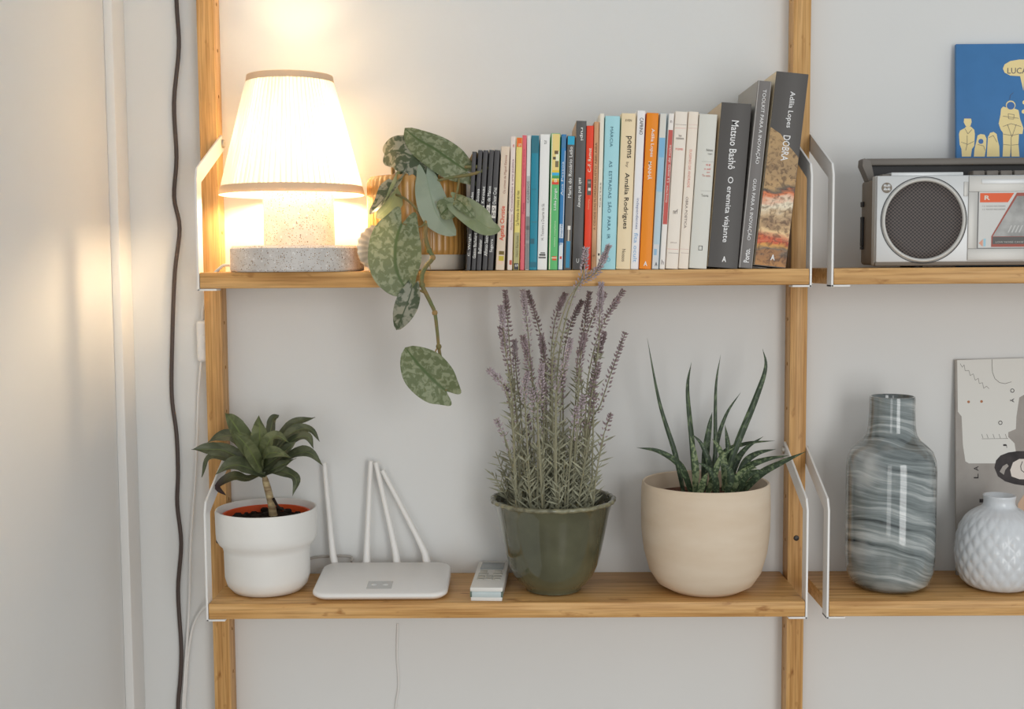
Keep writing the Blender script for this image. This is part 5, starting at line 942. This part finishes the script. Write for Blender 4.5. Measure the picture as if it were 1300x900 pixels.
# ------------------------------------------------------------------ radio cassette recorder
M_silver = mat('silver_plastic', (0.66, 0.675, 0.68), 0.35, 0.5, metal=0.15)
M_silver2 = mat('warm_silver_plastic', (0.58, 0.57, 0.54), 0.38, 0.5, metal=0.15)
M_chrome = mat('chrome_ring', (0.75, 0.75, 0.74), 0.15, 0.5, metal=0.9)
M_rside = mat('brown_grey_case', (0.22, 0.18, 0.14), 0.5, 0.4)
M_hand = mat('dark_grey_handle', (0.17, 0.15, 0.13), 0.45, 0.4); M_black = mat('black_plastic', (0.012, 0.011, 0.013), 0.45, 0.4)
def grille_mat():
    m = bpy.data.materials.new('perforated_speaker_mesh'); m.use_nodes = True; nt = m.node_tree; b = nt.nodes['Principled BSDF']
    tc = nt.nodes.new('ShaderNodeTexCoord'); sp_ = nt.nodes.new('ShaderNodeSeparateXYZ'); nt.links.new(tc.outputs['Object'], sp_.inputs[0])
    def M(op, a, b_=None):
        n = nt.nodes.new('ShaderNodeMath'); n.operation = op
        for i, v in enumerate((a, b_)):
            if v is None: continue
            if isinstance(v, (int, float)): n.inputs[i].default_value = v
            else: nt.links.new(v, n.inputs[i])
        return n.outputs[0]
    # hexagonal lattice of round holes: product of cosines
    u = M('MULTIPLY', sp_.outputs[0], 2 * math.pi / 0.0053); v = M('MULTIPLY', sp_.outputs[2], 2 * math.pi / 0.0047)
    g = M('ADD', M('MULTIPLY', M('COSINE', u), M('COSINE', M('MULTIPLY', v, 0.5))), M('MULTIPLY', M('COSINE', v), 0.35))
    s = M('GREATER_THAN', M('ABSOLUTE', M('MULTIPLY', M('COSINE', M('MULTIPLY', u, 0.5)), M('COSINE', M('MULTIPLY', v, 0.5)))), 0.62)
    s2 = M('GREATER_THAN', M('ABSOLUTE', M('MULTIPLY', M('SINE', M('MULTIPLY', u, 0.5)), M('SINE', M('MULTIPLY', v, 0.5)))), 0.62)
    h = M('MAXIMUM', s, s2)
    x = nt.nodes.new('ShaderNodeMix'); x.data_type = 'RGBA'; nt.links.new(h, x.inputs[0]); x.inputs[6].default_value = (0.115, 0.088, 0.078, 1); x.inputs[7].default_value = (0.014, 0.010, 0.010, 1)
    nt.links.new(x.outputs[2], b.inputs['Base Color']); b.inputs['Roughness'].default_value = 0.5
    bp = nt.nodes.new('ShaderNodeBump'); bp.invert = True; bp.inputs['Strength'].default_value = 0.6; bp.inputs['Distance'].default_value = 0.001; nt.links.new(h, bp.inputs['Height']); nt.links.new(bp.outputs[0], b.inputs['Normal'])
    return m
RX0, RX1, RYF, RYB, RZ0, RZ1 = 0.4915, 0.8750, -0.1350, -0.0640, ZU + 0.0030, ZU + 0.1215
ra = thing('cassette_radio', 'silver portable cassette radio with round speaker and dark folded handle', 'radio', ((RX0 + RX1) / 2, -0.10, ZU))
mk('back_case', box(RX0 + 0.0006, RX1 - 0.0006, RYF + 0.016, RYB, RZ0 + 0.001, RZ1 - 0.004, 0.004), M_rside, ra, 40, label='brown grey rear case')
mk('middle_case', box(RX0, RX1, RYF + 0.006, RYF + 0.020, RZ0, RZ1, 0.002), M_silver2, ra, 40)
mk('front_panel', box(RX0 + 0.0010, RX1 - 0.0010, RYF, RYF + 0.008, RZ0 + 0.004, RZ1 - 0.0005, 0.0022), M_silver, ra, 40, label='silver front panel')
mk('lower_trim', box(RX0 + 0.0006, RX1 - 0.0006, RYF + 0.0010, RYF + 0.012, RZ0 - 0.0005, RZ0 + 0.0045, 0.0008), M_rside, ra, 40)
for fx in (RX0 + 0.06, RX1 - 0.05):
    for fy in (RYF + 0.016, RYB - 0.012): mk('foot', cyl((fx, fy, ZU + 0.0003), (fx, fy, RZ0 + 0.003), 0.008), M_black, ra)
sc_ = (0.5545, RYF, 1.5125)
def front_ring(prof, m_, nm, parent, n=64, c=sc_):
    V, Fc = lathe(prof, (0, 0, 0), n, cap0=False, cap1=False)
    return mk(nm, ([(c[0] + x, c[1] - z, c[2] + y) for x, y, z in V], Fc), m_, parent, 60)
spk = front_ring([(0.0570, -0.001), (0.0570, 0.0006), (0.0560, 0.0006), (0.0560, -0.001)], M_black, 'speaker_groove', ra)
spk = front_ring([(0.0556, -0.001), (0.0553, 0.0020), (0.0530, 0.0032), (0.0512, 0.0022), (0.0505, 0.0), (0.0505, -0.001)], M_silver2, 'speaker_ring', ra)
front_ring([(0.0506, 0.0003), (0.0490, 0.0012), (0.0380, 0.0016), (0.020, 0.0018), (0.0001, 0.0019)], grille_mat(), 'speaker_grille', spk)
bd = front_ring([(0.0068, -0.0005), (0.0068, 0.0006), (0.0060, 0.0010), (0.0001, 0.0010)], M_rside, 'badge', ra, 20, (0.5052, RYF, 1.5552))
for a in (0.785, 2.356, 3.927, 5.498):
    cx_, cz_ = 0.5052 + 0.0034 * math.cos(a), 1.5552 + 0.0034 * math.sin(a)
    V, Fc = lathe([(0.0026, 0.0008), (0.0022, 0.0016), (0.0001, 0.0020)], (0, 0, 0), 10, cap0=False, cap1=False)
    mk('badge_petal', ([(cx_ + x, RYF - z, cz_ + y) for x, y, z in V], Fc), M_chrome, bd, 60)
# handle: channel bar carried by two arms, folded back on the top
hz0, hz1 = ZU + 0.1225, ZU + 0.1475
hx0, hx1 = 0.4860, 0.8800
mk('handle_bar', box(hx0 + 0.004, hx1 - 0.004, -0.0900, -0.0700, hz1 - 0.0095, hz1, 0.0025), M_hand, ra, 40, label='dark grey handle bar')
mk('handle_inner', box(hx0 + 0.012, hx1 - 0.012, -0.0780, -0.0710, hz0 + 0.001, hz1 - 0.008), M_black, ra, 0)
for xx, sg in ((hx0, 1), (hx1, -1)):
    pr = [(xx, hz1 - 0.0015), (xx + sg * 0.0020, hz1 + 0.0002), (xx + sg * 0.0105, hz1 - 0.003), (xx + sg * 0.0165, hz0 - 0.004), (xx + sg * 0.0090, hz0 - 0.006), (xx - sg * 0.0005, hz1 - 0.010)]
    mk('handle_arm', extrude_poly(pr, lambda u, v, w_: (u, w_, v), -0.0910, -0.0690), M_hand, ra, 30)
mk('top_plate', box(0.5130, 0.6080, -0.1290, -0.0850, RZ1 - 0.001, RZ1 + 0.0042, 0.001), M_silver, ra, 35)
mk('top_tab', box(0.5020, 0.5125, -0.1260, -0.1050, RZ1 - 0.001, RZ1 + 0.0022, 0.0005), M_hand, ra, 35)
for k in range(6): mk('piano_key', box(0.6225 + k * 0.0182, 0.6225 + k * 0.0182 + 0.0155, -0.1240, -0.1040, RZ1 - 0.002, RZ1 + 0.0062, 0.0012), M_hand, ra, 35)
for zc_, hh_ in ((1.5365, 0.0035), (1.4995, 0.020), (1.4770, 0.002)):
    mk('side_socket', box(RX0 - 0.0022, RX0 + 0.001, -0.0800, -0.0700, zc_ - hh_, zc_ + hh_, 0.0008), M_black, ra, 35)
# cassette door
dx0 = (0.6127, -0.136, 1.5115)[0]; dx1 = 0.7560
mk('deck_frame', [box(dx0, dx1, RYF - 0.0022, RYF + 0.001, RZ1 - 0.0035 - 0.019, RZ1 - 0.0015, 0.0008), box(dx0, dx1, RYF - 0.0022, RYF + 0.001, RZ0 + 0.006, RZ0 + 0.0215, 0.0008),
    box(dx0, dx0 + 0.0118, RYF - 0.0022, RYF + 0.001, RZ0 + 0.0216, RZ1 - 0.0226, 0.0004), box(dx1 - 0.0118, dx1, RYF - 0.0022, RYF + 0.001, RZ0 + 0.0216, RZ1 - 0.0226, 0.0004)], M_silver2, ra, 35, label='cassette door frame')
mk('deck_top_strip', box(dx0 + 0.016, dx1 - 0.01, RYF - 0.0030, RYF, RZ1 - 0.0120, RZ1 - 0.0060, 0.0005), M_silver, ra, 35)
mk('deck_recess', box(dx0 + 0.0110, dx1 - 0.0110, RYF - 0.0006, RYF + 0.001, RZ0 + 0.0200, RZ1 - 0.0200), mat('grey_recess', (0.22, 0.22, 0.215), 0.4), ra, 0)
mk('door_latch', box(dx0 - 0.0062, dx0 - 0.0008, RYF - 0.0012, RYF + 0.001, RZ1 - 0.0280, RZ1 - 0.0090, 0.0004), M_silver2, ra, 35)
# the tape inside: white card, orange band, slanted grey window
cxl = dx0 + 0.0135; ctz, cbz = RZ1 - 0.0225, RZ0 + 0.0225; cxr = 0.7425
tp = thing('cassette_tape', 'white cassette tape with orange band behind the radio door', 'cassette', (cxl, RYF - 0.0008, cbz))
mk('shell_card', box(cxl, cxr, RYF - 0.0016, RYF - 0.0006, cbz, ctz), mat('tape_white', (0.68, 0.68, 0.66), 0.35, 0.4), tp, 0)
yf_ = RYF - 0.00175
def tp_flat(nm, poly, m_, k=0): return mk(nm, extrude_poly(poly, lambda u, v, w_: (u, w_, v), yf_ - 0.0001 * k - 0.00012, yf_ - 0.0001 * k), m_, tp, 0)
H_ = ctz - cbz; X = lambda c: cxl + (c - 238) / 7.5 * 0.001049; Zt = lambda c: ctz - (c - 172) / 512 * H_
red = mat('tape_orange', A(214, 88, 40), 0.4); dred = mat('tape_dark_red', A(150, 74, 62), 0.4); tg = mat('tape_smoke_window', A(128, 128, 126), 0.2, 0.5, c2=A(165, 165, 163), vscale=40); tdk = mat('tape_dark_strip', A(84, 82, 80), 0.4)
tp_flat('orange_band', [(X(248), Zt(268)), (X(510), Zt(268)), (X(566), Zt(184)), (X(248), Zt(184))], red)
mk('lettering', text3('R', (X(314), yf_ - 0.0004, Zt(226)), (1, 0, 0), (0, 0, 1), 0.0075, 0.0058, 0.03), mat('tape_letter', (0.8, 0.72, 0.62), 0.5), tp, 0)
tp_flat('dark_red_edge', [(X(362), Zt(676)), (X(362), Zt(578)), (X(592), Zt(182)), (cxr - 0.001, Zt(182)), (cxr - 0.001, Zt(676))], dred)
tp_flat('smoke_window', [(X(374), Zt(580)), (X(596), Zt(212)), (cxr - 0.002, Zt(212)), (cxr - 0.002, Zt(580))], tg, 1)
tp_flat('dark_strip', [(X(374), Zt(650)), (X(374), Zt(584)), (cxr - 0.002, Zt(584)), (cxr - 0.002, Zt(650))], tdk, 1)
mk('lettering', text3('LOW NOISE CASSETTE', (X(560), yf_ - 0.0004, Zt(632)), (1, 0, 0), (0, 0, 1), 0.0440, 0.0022), mat('tape_small_letter', (0.6, 0.58, 0.55), 0.5), tp, 0)
gl = mat('tape_fine_line', A(150, 150, 148), 0.4)
for zc_ in (303, 332): mk('ruled_text', text3('1 2  ' + 'RADIO RECORDER', (X(380), yf_ - 0.0003, Zt(zc_)), (1, 0, 0), (0, 0, 1), 0.030, 0.0018), gl, tp, 0)
for k in range(4): tp_flat('scale_tick', [(X(512 + k * 34), Zt(545)), (X(526 + k * 34), Zt(545)), (X(556 + k * 34), Zt(480)), (X(542 + k * 34), Zt(480))], mat('tape_tick', (0.55, 0.55, 0.54), 0.4), 2)
tp_flat('pale_triangle', [(X(245), Zt(640)), (X(282), Zt(672)), (X(282), Zt(605))], mat('tape_salmon', A(206, 150, 128), 0.4))
tp_flat('blue_mark', [(X(290), Zt(670)), (X(310), Zt(670)), (X(310), Zt(600)), (X(290), Zt(600))], mat('tape_blue', A(150, 190, 205), 0.4))
